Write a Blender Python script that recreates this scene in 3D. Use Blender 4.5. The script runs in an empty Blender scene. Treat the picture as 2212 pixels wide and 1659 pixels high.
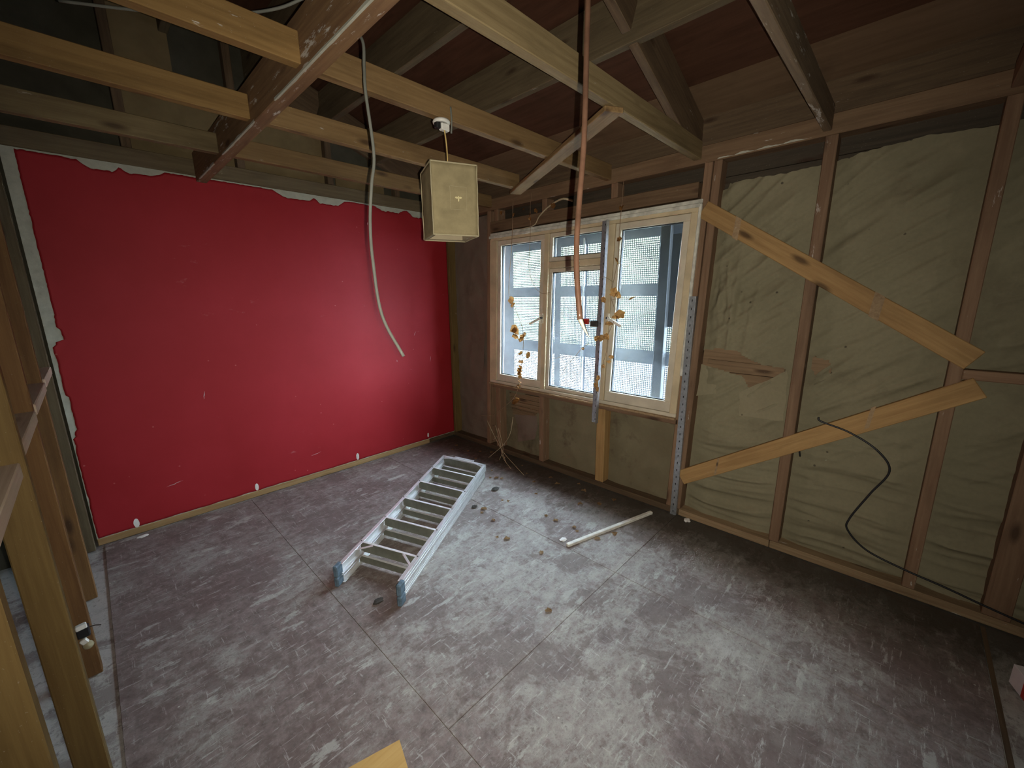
import bpy, bmesh, math, random
from mathutils import Vector, Matrix, noise
random.seed(7)
D = bpy.data
SC = bpy.context.scene
COL = SC.collection
R = math.radians

# ------------------------------------------------------------------ camera
CAM = Vector((-2.699, -3.529, 1.53))
YAW, PITCH, ROLL = R(45.922), R(-12.149), R(-0.6878)
_f = Vector((math.sin(YAW)*math.cos(PITCH), math.cos(YAW)*math.cos(PITCH), math.sin(PITCH)))
_r = Vector((math.cos(YAW), -math.sin(YAW), 0)); _u = _r.cross(_f)
_r2 = _r*math.cos(ROLL) + _u*math.sin(ROLL); _u2 = _u*math.cos(ROLL) - _r*math.sin(ROLL)
cam = D.objects.new('camera', D.cameras.new('camera')); COL.objects.link(cam)
cam.matrix_world = Matrix(((_r2.x, _u2.x, -_f.x, CAM.x), (_r2.y, _u2.y, -_f.y, CAM.y), (_r2.z, _u2.z, -_f.z, CAM.z), (0, 0, 0, 1)))
cam.data.sensor_width = 36; cam.data.lens = 36*878.2/2212; cam.data.clip_start = 0.02
SC.camera = cam

# ------------------------------------------------------------------ light
SKY = 52.0
TORCH = 54.0
w = D.worlds.new('overcast_sky'); SC.world = w; w.use_nodes = True
w.node_tree.nodes['Background'].inputs[0].default_value = (0.80, 0.91, 1.0, 1)
w.node_tree.nodes['Background'].inputs[1].default_value = SKY
tl = D.lights.new('phone_torch', 'SPOT'); tl.energy = TORCH; tl.color = (1.0, 0.93, 0.80)
tl.spot_size = R(140); tl.spot_blend = 1.0; tl.shadow_soft_size = 0.002
to = D.objects.new('phone_torch', tl); COL.objects.link(to)
to.matrix_world = cam.matrix_world @ Matrix.Translation((0.024, -0.004, 0))
def portal(name, loc, rot, sx, sy):      # sampling portal in a real opening, gives off no light of its own
    l = D.lights.new(name, 'AREA'); l.shape = 'RECTANGLE'; l.size = sx; l.size_y = sy
    o = D.objects.new(name, l); COL.objects.link(o); o.location = loc; o.rotation_euler = rot
    l.cycles.is_portal = True
portal('window_portal', (0.42, -1.57, 1.4), (0, R(90), 0), 1.7, 2.2)
SC.view_settings.view_transform = 'Standard'; SC.view_settings.look = 'None'
SC.view_settings.gamma = 1; SC.view_settings.use_curve_mapping = False
SC.view_settings.exposure = 1.35
SC.cycles.use_denoising = True
SC.cycles.max_bounces = 6; SC.cycles.diffuse_bounces = 3; SC.cycles.glossy_bounces = 2; SC.cycles.transparent_max_bounces = 8
SC.cycles.use_adaptive_sampling = True; SC.cycles.adaptive_threshold = 0.05; SC.cycles.filter_width = 1.2
SC.cycles.sample_clamp_indirect = 4

# ------------------------------------------------------------------ node helpers
class NT:
    def __init__(s, name):
        s.m = D.materials.new(name); s.m.use_nodes = True; s.t = s.m.node_tree
        s.b = s.t.nodes['Principled BSDF']; s.out = s.t.nodes['Material Output']
    def n(s, typ, **kw):
        x = s.t.nodes.new(typ)
        for k, v in kw.items():
            if k == 'i':
                for kk, vv in v.items(): s.put(x.inputs[kk], vv)
            else: setattr(x, k, v)
        return x
    def put(s, sock, v):
        if isinstance(v, bpy.types.NodeSocket): s.t.links.new(v, sock)
        elif isinstance(v, tuple) and len(v) == 3 and sock.type == 'RGBA': sock.default_value = (*v, 1)
        else: sock.default_value = v
    def math(s, op, a, b=0.0, clamp=False):
        x = s.n('ShaderNodeMath', operation=op, use_clamp=clamp); s.put(x.inputs[0], a); s.put(x.inputs[1], b); return x.outputs[0]
    def mix(s, f, a, b, typ='MIX'):
        x = s.n('ShaderNodeMix', data_type='RGBA', blend_type=typ)
        s.put(x.inputs[0], f); s.put(x.inputs[6], a); s.put(x.inputs[7], b); return x.outputs[2]
    def noise(s, vec, scale, detail=4, rough=0.6, dist=0.0):
        x = s.n('ShaderNodeTexNoise', i={'Vector': vec, 'Scale': scale, 'Detail': detail, 'Roughness': rough, 'Distortion': dist}); return x.outputs[0]
    def voro(s, vec, scale, rnd=1.0):
        x = s.n('ShaderNodeTexVoronoi', i={'Vector': vec, 'Scale': scale, 'Randomness': rnd}); return x.outputs['Distance']
    def ramp(s, v, a, b, lo=0.0, hi=1.0):
        x = s.n('ShaderNodeMapRange', i={0: v, 1: a, 2: b, 3: lo, 4: hi}); x.clamp = True; return x.outputs[0]
    def mapv(s, vec, scale=(1, 1, 1), loc=(0, 0, 0), rot=(0, 0, 0)):
        x = s.n('ShaderNodeMapping'); s.put(x.inputs[0], vec); x.inputs[1].default_value = loc
        x.inputs[2].default_value = rot; x.inputs[3].default_value = scale; return x.outputs[0]
    def obj(s): return s.n('ShaderNodeTexCoord').outputs['Object']
    def pos(s): return s.n('ShaderNodeNewGeometry').outputs['Position']
    def rnd(s): return s.n('ShaderNodeObjectInfo').outputs['Random']
    def addv(s, vec, f):
        x = s.n('ShaderNodeVectorMath', operation='ADD'); s.put(x.inputs[0], vec)
        c = s.n('ShaderNodeCombineXYZ'); 
        for k in range(3): s.put(c.inputs[k], f)
        s.t.links.new(c.outputs[0], x.inputs[1]); return x.outputs[0]
    def bump(s, h, strength=0.3, dist=0.01):
        x = s.n('ShaderNodeBump', i={'Height': h, 'Strength': strength, 'Distance': dist}); s.t.links.new(x.outputs[0], s.b.inputs['Normal'])
    def fin(s, col, rough=0.8, metal=0.0, spec=0.3):
        s.put(s.b.inputs['Base Color'], col); s.put(s.b.inputs['Roughness'], rough); s.put(s.b.inputs['Metallic'], metal)
        s.put(s.b.inputs['Specular IOR Level'], spec); return s.m

def wood(name, light, dark, smear=0.0, blotch=0.5, knots=1.0):
    t = NT(name); o = t.addv(t.obj(), t.math('MULTIPLY', t.rnd(), 41.0))
    g = t.noise(t.mapv(o, (1.1, 26, 26)), 2.2, 6, 0.62, 0.4)
    c = t.mix(t.ramp(g, 0.3, 0.72), dark, light)
    bl = t.noise(t.mapv(o, (0.9, 3.5, 3.5)), 2.4, 5, 0.6)
    c = t.mix(t.math('MULTIPLY', t.ramp(bl, 0.5, 0.75), blotch), c, tuple(x*0.42 for x in dark))
    k = t.voro(t.mapv(o, (2.4, 8, 8)), 1.0)
    c = t.mix(t.math('MULTIPLY', t.ramp(k, 0.16, 0.06), 0.75*knots), c, (0.045, 0.022, 0.012))
    f = t.noise(o, 190, 2, 0.5)
    c = t.mix(t.ramp(f, 0.70, 0.78, 0, 0.3), c, (0.5, 0.45, 0.36))
    c = t.mix(1.0, c, t.n('ShaderNodeCombineColor', i={0: (vv := t.ramp(t.rnd(), 0, 1, 0.78, 1.12)), 1: vv, 2: vv}).outputs[0], 'MULTIPLY')
    if smear:
        a = t.noise(t.mapv(o, (3.2, 15, 15)), 2.0, 7, 0.72)
        th = 0.70 - 0.16*smear
        c = t.mix(t.ramp(a, th, th+0.05, 0, 0.9), c, (0.62, 0.58, 0.52))
    t.bump(g, 0.25, 0.004)
    return t.fin(c, 0.75, 0, 0.25)

def plain(name, col, rough=0.6, metal=0.0, var=0.15, scale=30, spec=0.4, bump=0.0):
    t = NT(name); n = t.noise(t.obj(), scale, 5, 0.6)
    c = t.mix(t.ramp(n, 0.3, 0.7), tuple(x*(1-var) for x in col), tuple(min(1, x*(1+var)) for x in col))
    if bump: t.bump(n, bump, 0.004)
    return t.fin(c, rough, metal, spec)

W_HONEY = wood('honey_pine', (0.31, 0.19, 0.07), (0.20, 0.115, 0.04), 0.16, 0.5)
W_JOIST = wood('aged_joist_pine', (0.31, 0.20, 0.09), (0.20, 0.12, 0.05), 0.2, 0.55)
W_GREY = wood('greyed_joist_timber', (0.27, 0.205, 0.105), (0.175, 0.125, 0.06), 0.2, 0.6)
W_SMEAR = wood('smeared_dark_joist', (0.25, 0.18, 0.11), (0.15, 0.105, 0.065), 0.7, 0.6)
W_BEAM = wood('plaster_smeared_beam', (0.34, 0.205, 0.10), (0.21, 0.115, 0.06), 0.66, 0.5)
W_RED = wood('reddish_stud_timber', (0.30, 0.19, 0.115), (0.20, 0.115, 0.068), 0.36, 0.5)
W_PLATE = wood('reddish_plate_timber', (0.24, 0.155, 0.088), (0.155, 0.093, 0.052), 0.26, 0.5)
W_BRACE = wood('brace_pine', (0.50, 0.315, 0.13), (0.34, 0.195, 0.078), 0.15, 0.45, 1.0)
W_DARK = wood('dark_roof_timber', (0.17, 0.115, 0.065), (0.10, 0.065, 0.04), 0.12, 0.5)
W_PURLIN = wood('grey_purlin_timber', (0.19, 0.145, 0.083), (0.115, 0.085, 0.048), 0.1, 0.5)
W_SILL = wood('pale_sole_plate', (0.42, 0.30, 0.17), (0.28, 0.18, 0.10), 0.35, 0.6)
W_TAN = wood('tan_skirting_strip', (0.50, 0.33, 0.16), (0.38, 0.23, 0.10), 0.1, 0.25, 0.3)
W_LEFT = wood('yellow_stud_pine', (0.205, 0.135, 0.048), (0.14, 0.085, 0.029), 0.14, 0.5)
W_LEFTB = wood('brown_stud_pine', (0.28, 0.155, 0.06), (0.18, 0.09, 0.035), 0.14, 0.45)
W_RAIL = wood('pinkish_rail_timber', (0.62, 0.48, 0.37), (0.50, 0.37, 0.27), 0.1, 0.2, 0.3)
W_PLY = wood('yellow_plywood', (0.62, 0.40, 0.15), (0.54, 0.33, 0.11), 0.0, 0.15, 0.0)
W_SIDED = wood('dark_siding', (0.085, 0.065, 0.045), (0.05, 0.04, 0.028), 0.0, 0.4)  # darker siding tone for the rows above the paper
W_SIDE = wood('siding_timber', (0.32, 0.21, 0.12), (0.20, 0.13, 0.075), 0.1, 0.5)

def m_red():
    t = NT('red_wall_paint'); p = t.obj()
    c = t.mix(t.ramp(t.noise(p, 1.6, 4), 0.3, 0.7), (0.335, 0.013, 0.018), (0.39, 0.019, 0.028))
    a = t.noise(t.mapv(p, (2.2, 1, 5), rot=(0, R(25), 0)), 3.0, 8, 0.75)
    reg = t.ramp(t.noise(p, 1.7, 2), 0.58, 0.66)
    c = t.mix(t.math('MULTIPLY', t.ramp(a, 0.60, 0.70, 0, 0.55), reg), c, (0.62, 0.36, 0.36))
    sp = t.ramp(t.voro(p, 7.5), 0.045, 0.03, 0, 0.5)
    c = t.mix(sp, c, (0.60, 0.22, 0.20))
    t.bump(t.noise(p, 160, 3), 0.12, 0.002)
    return t.fin(c, 0.62, 0, 0.3)
M_RED = m_red()
M_PLASTER = plain('torn_plasterboard', (0.48, 0.48, 0.40), 0.9, 0, 0.12, 22, 0.2, 0.3)

def m_floor(name, dust, dark=(0.16, 0.122, 0.114), mid=(0.285, 0.232, 0.218), pale=(0.43, 0.41, 0.38)):
    t = NT(name); p = t.pos()
    n1 = t.noise(p, 2.0, 6, 0.7, 0.4); n2 = t.noise(t.mapv(p, (1, 1.7, 1), rot=(0, 0, R(-35))), 8.0, 7, 0.8, 0.4)
    n3 = t.noise(p, 34, 5, 0.78); n5 = t.noise(t.mapv(p, (1, 1, 1), (3, 7, 1)), 19, 5, 0.75)
    n4 = t.noise(t.mapv(p, (1.4, 13, 1), rot=(0, 0, R(-40))), 5.0, 6, 0.8)
    n6 = t.noise(t.mapv(p, (11, 1.3, 1), rot=(0, 0, R(15))), 6.0, 6, 0.8)
    sx = t.n('ShaderNodeSeparateXYZ'); t.t.links.new(p, sx.inputs[0])
    dx = t.math('ADD', sx.outputs[0], 0.75); dy = t.math('ADD', sx.outputs[1], 2.30)
    r2 = t.math('ADD', t.math('MULTIPLY', dx, dx), t.math('MULTIPLY', dy, dy))
    mid_bias = t.ramp(r2, 0.15, 2.4, 0.040, -0.025)            # paler towards the middle of the room
    f = t.math('ADD', t.math('ADD', t.math('MULTIPLY', n1, 0.32), t.math('MULTIPLY', n2, 0.36)), t.math('MULTIPLY', n3, 0.32))
    f = t.math('ADD', f, mid_bias)
    c = t.mix(t.ramp(n5, 0.36, 0.64), dark, mid)
    c = t.mix(t.ramp(f, 0.465-dust, 0.585-dust, 0.0, 0.95), c, pale)
    st = t.noise(t.mapv(p, (1, 1, 1), (5, 2, 0)), 2.6, 7, 0.72, 0.3)
    c = t.mix(t.ramp(st, 0.505, 0.56, 0, 0.62), c, (0.150, 0.108, 0.100))
    sc_ = t.noise(t.mapv(p, (1, 2.6, 1), (1, 9, 0), (0, 0, R(-50))), 3.4, 7, 0.72, 0.2)
    c = t.mix(t.ramp(sc_, 0.585, 0.625, 0, 0.7), c, (0.48, 0.47, 0.435))
    c = t.mix(t.ramp(n4, 0.575, 0.63, 0, 0.6), c, (0.58, 0.56, 0.53))
    c = t.mix(t.ramp(n6, 0.59, 0.64, 0, 0.5), c, (0.60, 0.58, 0.55))
    c = t.mix(t.ramp(n3, 0.54, 0.66, 0, 0.6), c, (0.10, 0.08, 0.072))
    c = t.mix(t.ramp(n5, 0.34, 0.27, 0, 0.6), c, (0.07, 0.055, 0.045))
    c = t.mix(t.ramp(t.voro(p, 11), 0.05, 0.03, 0, 0.8), c, (0.60, 0.58, 0.54))
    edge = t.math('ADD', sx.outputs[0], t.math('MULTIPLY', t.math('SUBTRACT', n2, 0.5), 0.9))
    c = t.mix(t.ramp(edge, -0.55, -0.16, 0, 0.9), c, (0.050, 0.040, 0.027))  # dirt with contact shade painted in towards the window wall
    t.bump(t.math('ADD', f, t.math('MULTIPLY', n3, 0.5)), 0.3, 0.006)
    return t.fin(c, t.ramp(f, 0.42, 0.58, 0.5, 0.85), 0, 0.35)
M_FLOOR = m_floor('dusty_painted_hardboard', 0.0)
M_CONC = m_floor('pale_concrete_slab', 0.12, (0.25, 0.24, 0.225), (0.34, 0.325, 0.31), (0.47, 0.45, 0.42))

def m_paper(name, a, b, stain):
    t = NT(name); p = t.pos()
    c = t.mix(t.ramp(t.noise(p, 2.2, 5), 0.3, 0.7), a, b)
    v = t.voro(t.mapv(p, (1, 1, 1), rot=(R(35), 0, 0)), 11, 0.6)
    c = t.mix(t.ramp(v, 0.085, 0.05, 0, 0.85), c, (0.05, 0.04, 0.03))
    c = t.mix(t.ramp(t.noise(p, 3.1, 6, 0.7), 0.56, 0.70, 0, stain), c, (0.10, 0.07, 0.045))
    c = t.mix(t.ramp(t.noise(p, 60, 3), 0.3, 0.7, 0, 0.18), c, (0.12, 0.11, 0.08))
    t.bump(t.noise(p, 240, 2), 0.12, 0.001)
    m = t.fin(c, 0.85, 0, 0.2); return m
M_PAPER = m_paper('olive_building_paper', (0.225, 0.200, 0.125), (0.285, 0.252, 0.16), 0.3)
M_PAPERD = m_paper('stained_shaded_paper', (0.165, 0.135, 0.08), (0.235, 0.20, 0.122), 0.95)  # stains, plus a base darkened as painted shade below the window
M_PAPERB = m_paper('brown_building_paper', (0.17, 0.125, 0.095), (0.23, 0.175, 0.135), 0.5)
M_FLAP = m_paper('pale_torn_paper', (0.255, 0.225, 0.14), (0.31, 0.27, 0.175), 0.15)
def m_deck(name, a, b):
    t = NT(name); p = t.addv(t.obj(), t.math('MULTIPLY', t.rnd(), 23.0))
    g = t.noise(t.mapv(p, (14, 1.2, 14)), 2, 6, 0.65, 0.5)
    c = t.mix(t.ramp(g, 0.3, 0.72), a, b)
    c = t.mix(t.ramp(t.noise(p, 3, 4), 0.55, 0.75, 0, 0.5), c, tuple(x*0.5 for x in a))
    return t.fin(c, 0.9, 0, 0.1)
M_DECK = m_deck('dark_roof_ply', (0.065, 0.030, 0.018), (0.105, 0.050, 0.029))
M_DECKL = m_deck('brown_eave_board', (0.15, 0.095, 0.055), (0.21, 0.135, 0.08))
M_FELT = plain('dark_gable_felt', (0.075, 0.07, 0.05), 0.9, 0, 0.2, 8, 0.1)
M_GABLE = plain('brown_gable_board', (0.22, 0.165, 0.085), 0.9, 0, 0.15, 6, 0.1)
M_BLACK = plain('black_plastic', (0.018, 0.018, 0.02), 0.45)
M_WHITE = plain('white_plastic', (0.78, 0.77, 0.72), 0.4, 0, 0.06)
M_GREYC = plain('grey_cable_sheath', (0.17, 0.175, 0.15), 0.45, 0, 0.08)
M_COPPER = plain('dull_copper', (0.14, 0.074, 0.047), 0.22, 0.45, 0.3, 18, 0.9)
M_SOLDER = plain('bare_pipe_end', (0.42, 0.38, 0.30), 0.4, 0.2, 0.2)
M_ALU = plain('worn_aluminium', (0.78, 0.79, 0.80), 0.33, 0.5, 0.10, 14)
M_ALUD = plain('dusty_aluminium_tread', (0.20, 0.205, 0.165), 0.55, 0.2, 0.3, 9)
M_LIP = plain('aluminium_edge_glint', (0.80, 0.81, 0.82), 0.3, 0.15, 0.08, 14)  # pale tone carries the window's reflection on the ladder lips
M_FOOT = plain('grey_blue_rubber_foot', (0.12, 0.18, 0.235), 0.7, 0, 0.35, 40)
M_GALV = plain('galvanised_steel', (0.46, 0.49, 0.52), 0.42, 0.75, 0.22, 45)
M_SCREEN = plain('zinc_screen_sheet', (0.13, 0.155, 0.20), 0.6, 0.2, 0.14, 9)
M_DKSTEEL = plain('dark_steel', (0.05, 0.055, 0.06), 0.6, 0.2, 0.2, 9)
M_SLOT = plain('slot_shadow_black', (0.02, 0.02, 0.022), 0.8)
M_UPVC = plain('yellowed_window_frame', (0.62, 0.51, 0.33), 0.5, 0, 0.2, 5)
M_SASH = plain('cream_window_sash', (0.64, 0.57, 0.44), 0.45, 0, 0.14, 7)
M_TRIM = plain('flaking_white_trim', (0.62, 0.61, 0.53), 0.7, 0, 0.3, 16)
M_GASK = plain('black_gasket', (0.03, 0.035, 0.04), 0.6)
M_SHADE = plain('khaki_fabric_shade', (0.30, 0.25, 0.142), 0.9, 0, 0.18, 14, 0.1, 0.15)
M_SHADEI = plain('pale_shade_lining', (0.36, 0.30, 0.20), 0.9, 0, 0.08, 12, 0.1)
M_SHADET = plain('pale_shade_edge_tape', (0.40, 0.35, 0.22), 0.8, 0, 0.08)
M_GOLD = plain('pale_gold_thread', (0.85, 0.75, 0.42), 0.4, 0.3, 0.1)
M_CORD = plain('gold_flex', (0.62, 0.44, 0.16), 0.6)
M_VINE = plain('dry_vine_stem', (0.30, 0.20, 0.12), 0.9, 0, 0.3, 20)
M_TWIG = plain('pale_dry_twig', (0.46, 0.37, 0.24), 0.9, 0, 0.25, 20)
M_REDPL = plain('red_plastic', (0.45, 0.03, 0.02), 0.4)
M_CARD = plain('white_carton', (0.72, 0.66, 0.68), 0.6, 0, 0.06)
M_HEDGE = plain('hedge_leaves', (0.085, 0.105, 0.055), 0.8, 0, 0.6, 2)
M_GRASS = plain('yard_ground', (0.20, 0.20, 0.18), 0.9, 0, 0.2, 3)
M_FILL = plain('white_wall_filler', (0.80, 0.78, 0.74), 0.9, 0, 0.06)
M_CHIP = plain('chipped_pink_undercoat', (0.55, 0.38, 0.37), 0.9, 0, 0.15)
M_STICK = plain('off_white_painted_batten', (0.72, 0.70, 0.62), 0.7, 0, 0.18, 25)
M_LUMP = plain('dark_rubble', (0.06, 0.055, 0.05), 0.9, 0, 0.3, 25)
def m_leaf(name, a, b):
    t = NT(name); c = t.mix(t.ramp(t.noise(t.obj(), 40, 4), 0.3, 0.7), a, b)
    c = t.mix(t.ramp(t.rnd(), 0, 1, 0, 0.45), c, (0.17, 0.085, 0.032))
    m = t.fin(c, 0.75, 0, 0.2)
    tr = t.n('ShaderNodeBsdfTranslucent'); t.put(tr.inputs[0], c)
    mx = t.n('ShaderNodeMixShader'); mx.inputs[0].default_value = 0.35
    t.t.links.new(t.b.outputs[0], mx.inputs[1]); t.t.links.new(tr.outputs[0], mx.inputs[2]); t.t.links.new(mx.outputs[0], t.out.inputs[0]); return m
M_LEAF = m_leaf('dry_ivy_leaf', (0.22, 0.092, 0.024), (0.30, 0.145, 0.045))
M_LEAFG = m_leaf('floor_leaf', (0.22, 0.13, 0.06), (0.36, 0.25, 0.14))
def m_glass():
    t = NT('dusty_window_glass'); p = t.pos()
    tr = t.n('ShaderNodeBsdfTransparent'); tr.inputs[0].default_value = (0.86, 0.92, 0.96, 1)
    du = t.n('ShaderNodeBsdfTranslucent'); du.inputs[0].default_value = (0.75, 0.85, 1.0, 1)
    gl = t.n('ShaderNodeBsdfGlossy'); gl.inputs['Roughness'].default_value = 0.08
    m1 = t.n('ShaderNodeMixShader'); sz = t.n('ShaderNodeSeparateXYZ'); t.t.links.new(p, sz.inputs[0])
    t.put(m1.inputs[0], t.math('MULTIPLY', t.ramp(t.noise(p, 5, 6, 0.7), 0.35, 0.72, 0.35, 1.6), t.ramp(t.math('ADD', sz.outputs[2], t.math('MULTIPLY', t.noise(p, 2.2, 3), 0.6)), 0.95, 2.35, 0.022, 0.003)))   # haze graded stronger low on the dusty panes to imitate glare
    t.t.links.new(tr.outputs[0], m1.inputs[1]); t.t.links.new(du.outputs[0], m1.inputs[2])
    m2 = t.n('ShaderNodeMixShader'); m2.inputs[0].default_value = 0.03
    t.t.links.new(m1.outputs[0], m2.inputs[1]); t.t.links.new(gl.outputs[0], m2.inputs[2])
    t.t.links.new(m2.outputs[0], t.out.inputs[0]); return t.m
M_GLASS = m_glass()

# ------------------------------------------------------------------ mesh helpers
def link(name, mesh, mat, parent=None, mw=None, smooth=False):
    o = D.objects.new(name, mesh); COL.objects.link(o)
    if mat and not mesh.materials: mesh.materials.append(mat)
    if smooth:
        for p in mesh.polygons: p.use_smooth = True
    if mw is not None: o.matrix_world = mw
    if parent is not None:
        o.parent = parent; o.matrix_parent_inverse = parent.matrix_basis.inverted()
        if mw is not None: o.matrix_basis = mw
    return o
def pydata(name, v, f, mat, parent=None, smooth=False, mw=None):
    me = D.meshes.new(name); me.from_pydata(v, [], f); me.update()
    return link(name, me, mat, parent, mw, smooth)
def tag(o, label=None, cat=None, group=None, kind=None):
    if label: o['label'] = label
    if cat: o['category'] = cat
    if group: o['group'] = group
    if kind: o['kind'] = kind
    return o
def empty(name, loc=(0, 0, 0), rz=0.0):
    o = D.objects.new(name, None); COL.objects.link(o); o.empty_display_size = 0.05
    o.matrix_basis = Matrix.Translation(loc) @ Matrix.Rotation(rz, 4, 'Z'); return o
_boxcache = {}
def boxmesh(name, l, wd, h, bev):
    bm = bmesh.new(); bmesh.ops.create_cube(bm, size=1.0)
    bmesh.ops.scale(bm, vec=(l, wd, h), verts=bm.verts)
    if bev > 0: bmesh.ops.bevel(bm, geom=bm.edges[:], offset=bev, segments=1, affect='EDGES', clamp_overlap=True)
    me = D.meshes.new(name); bm.to_mesh(me); bm.free(); return me
def bar(name, a, b, wd, h, mat, parent=None, up=(0, 0, 1), bev=0.003):
    """timber or bar from a to b (axis through the middle), wd across, h along up"""
    a = Vector(a); b = Vector(b); x = (b-a); l = x.length; x.normalize()
    upv = Vector(up); y = upv.cross(x).normalized(); z = x.cross(y)
    mw = Matrix(((x.x, y.x, z.x, 0), (x.y, y.y, z.y, 0), (x.z, y.z, z.z, 0), (0, 0, 0, 1)))
    mw.translation = (a+b)/2
    return link(name, boxmesh(name, l, wd, h, min(bev, wd*0.2, h*0.2)), mat, parent, mw)
def box(name, p0, p1, mat, parent=None, axis='x', bev=0.003):
    """axis aligned box by corners; axis = grain direction"""
    p0 = Vector(p0); p1 = Vector(p1); c = (p0+p1)/2; d = Vector([abs(p1[i]-p0[i]) for i in range(3)])
    if axis == 'x': return bar(name, (c.x-d.x/2, c.y, c.z), (c.x+d.x/2, c.y, c.z), d.y, d.z, mat, parent, (0, 0, 1), bev)
    if axis == 'y': return bar(name, (c.x, c.y-d.y/2, c.z), (c.x, c.y+d.y/2, c.z), d.x, d.z, mat, parent, (0, 0, 1), bev)
    return bar(name, (c.x, c.y, c.z-d.z/2), (c.x, c.y, c.z+d.z/2), d.x, d.y, mat, parent, (0, 1, 0), bev)
def catmull(pts, n):
    P = [Vector(p) for p in pts]; P = [P[0]*2-P[1]] + P + [P[-1]*2-P[-2]]; out = []
    for i in range(1, len(P)-2):
        for k in range(n):
            t = k/n; a, b, c, d = P[i-1], P[i], P[i+1], P[i+2]
            out.append(0.5*((2*b)+(c-a)*t+(2*a-5*b+4*c-d)*t*t+(3*b-a-3*c+d)*t**3))
    out.append(P[-2]); return out
def tubedata(pts, rad, seg=8, n=6, v=None, f=None):
    v = [] if v is None else v; f = [] if f is None else f
    P = catmull(pts, n) if n > 1 else [Vector(p) for p in pts]
    ref = Vector((0.31, 0.52, 0.79)); base0 = len(v); m = len(P)
    for i, p in enumerate(P):
        t = (P[min(i+1, m-1)]-P[max(i-1, 0)]).normalized(); a = t.cross(ref).normalized(); b = t.cross(a)
        rr = rad(i/(m-1)) if callable(rad) else rad
        for k in range(seg):
            an = 2*math.pi*k/seg; v.append(tuple(p+(a*math.cos(an)+b*math.sin(an))*rr))
    for i in range(m-1):
        for k in range(seg):
            k2 = (k+1) % seg; o = base0+i*seg
            f.append((o+k, o+k2, o+seg+k2, o+seg+k))
    f.append(tuple(base0+k for k in range(seg))[::-1]); f.append(tuple(base0+(m-1)*seg+k for k in range(seg)))
    return v, f
def tube(name, pts, rad, mat, parent=None, seg=8, n=6):
    v, f = tubedata(pts, rad, seg, n); return pydata(name, v, f, mat, parent, True)
def lathe(name, prof, mat, parent=None, loc=(0, 0, 0), seg=24, mw=None):
    v = []; f = []
    for r_, z in prof:
        for k in range(seg): a = 2*math.pi*k/seg; v.append((r_*math.cos(a), r_*math.sin(a), z))
    for i in range(len(prof)-1):
        for k in range(seg): k2 = (k+1) % seg; f.append((i*seg+k, i*seg+k2, (i+1)*seg+k2, (i+1)*seg+k))
    return pydata(name, v, f, mat, parent, True, mw or Matrix.Translation(loc))
def ns(x, y=0.0, z=0.0): return noise.noise(Vector((x, y, z)))
LEAN = -0.036
def sh(y, z): return y + LEAN*(z-1.39)       # the window and its jamb are slightly racked

# ================================================================== STRUCTURE
# ---- floor
fl = empty('floor'); tag(fl, 'dusty floor of stained painted sheets with straight joints', None, None, 'structure')
box('concrete_slab', (-6.4, -7.2, -0.15), (0.16, 0.2, -0.006), M_CONC, fl, 'x', 0)
xs = [(-2.845, -2.0265), (-2.0235, -0.852), (-0.8495, -0.02)]
ys = {0: [(-3.965, -0.012)], 1: [(-3.965, -2.5355), (-2.533, -0.012)], 2: [(-3.965, -2.5355), (-2.533, -0.012)]}
for k, (x0, x1) in enumerate(xs):
    for (y0, y1) in ys[k]:
        box('floor_sheet', (x0, y0, -0.006), (x1, y1, 0.0), M_FLOOR, fl, 'x', 0.0012)
# threshold strip along the removed partition
box('threshold_strip', (-1.6, -3.985, -0.006), (-0.02, -3.969, -0.004), W_DARK, fl, 'x', 0)

# ---- back (red) wall
wb = empty('wall_back'); tag(wb, 'red painted plasterboard wall with torn top edge under a gable', None, None, 'structure')
ZT = 2.335
box('plasterboard', (-2.872, 0.003, 0.045), (0.0, 0.013, ZT), M_PLASTER, wb, 'x', 0)
def paint():
    nu, nv = 260, 160; v = []; f = []
    def top(x):
        d = 0.008 + 0.010*abs(ns(x*9, 3))
        for c, s, a in ((-2.50, 0.10, 0.05), (-2.32, 0.13, 0.042), (-1.42, 0.17, 0.05), (-1.17, 0.14, 0.055), (-0.62, 0.16, 0.04), (-0.30, 0.15, 0.055)):
            t = (x-c)/s
            if abs(t) < 1: d = max(d, a*min(1, (1-abs(t))*2.2) + 0.010*ns(x*26, 1))
        return ZT - d - 0.006*ns(x*55, 7)
    def left(z):
        base = 0.052 if z > 1.45 else (0.05 if z > 1.38 else 0.03)
        if 1.30 < z < 1.38: base = 0.062
        if z < 1.28: base = 0.018
        if 0.76 < z < 0.98: base = 0.030
        if z < 0.72: base = 0.005
        return -2.872 + base + 0.006*ns(z*14, 5) + 0.003*ns(z*60, 2)
    for j in range(nv+1):
        for i in range(nu+1):
            uu = i/nu; vv = j/nv
            zz = 0.05+vv*2.27; xl = left(zz); x = xl + (-0.001-xl)*uu
            zb = 0.050 + 0.004*ns(x*12, 9)
            z = zb + (top(x)-zb)*vv
            v.append((x, 0.0015 + 0.0006*ns(x*2, z*2), z))
    for j in range(nv):
        for i in range(nu):
            a = j*(nu+1)+i; f.append((a, a+1, a+nu+2, a+nu+1))
    o = pydata('paint_layer', v, f, M_RED, wb, True)
    s = o.modifiers.new('thick', 'SOLIDIFY'); s.thickness = 0.0014; s.offset = -1
    return o
paint()
box('sole_strip', (-2.872, -0.002, 0.0), (-0.34, 0.05, 0.046), W_TAN, wb, 'x')
box('sole_strip', (-0.33, 0.012, 0.0), (-0.0, 0.05, 0.040), W_DARK, wb, 'x')
box('top_plate', (-2.95, 0.006, ZT+0.002), (0.1, 0.09, 2.437), W_DARK if False else W_PURLIN, wb, 'x')
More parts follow.
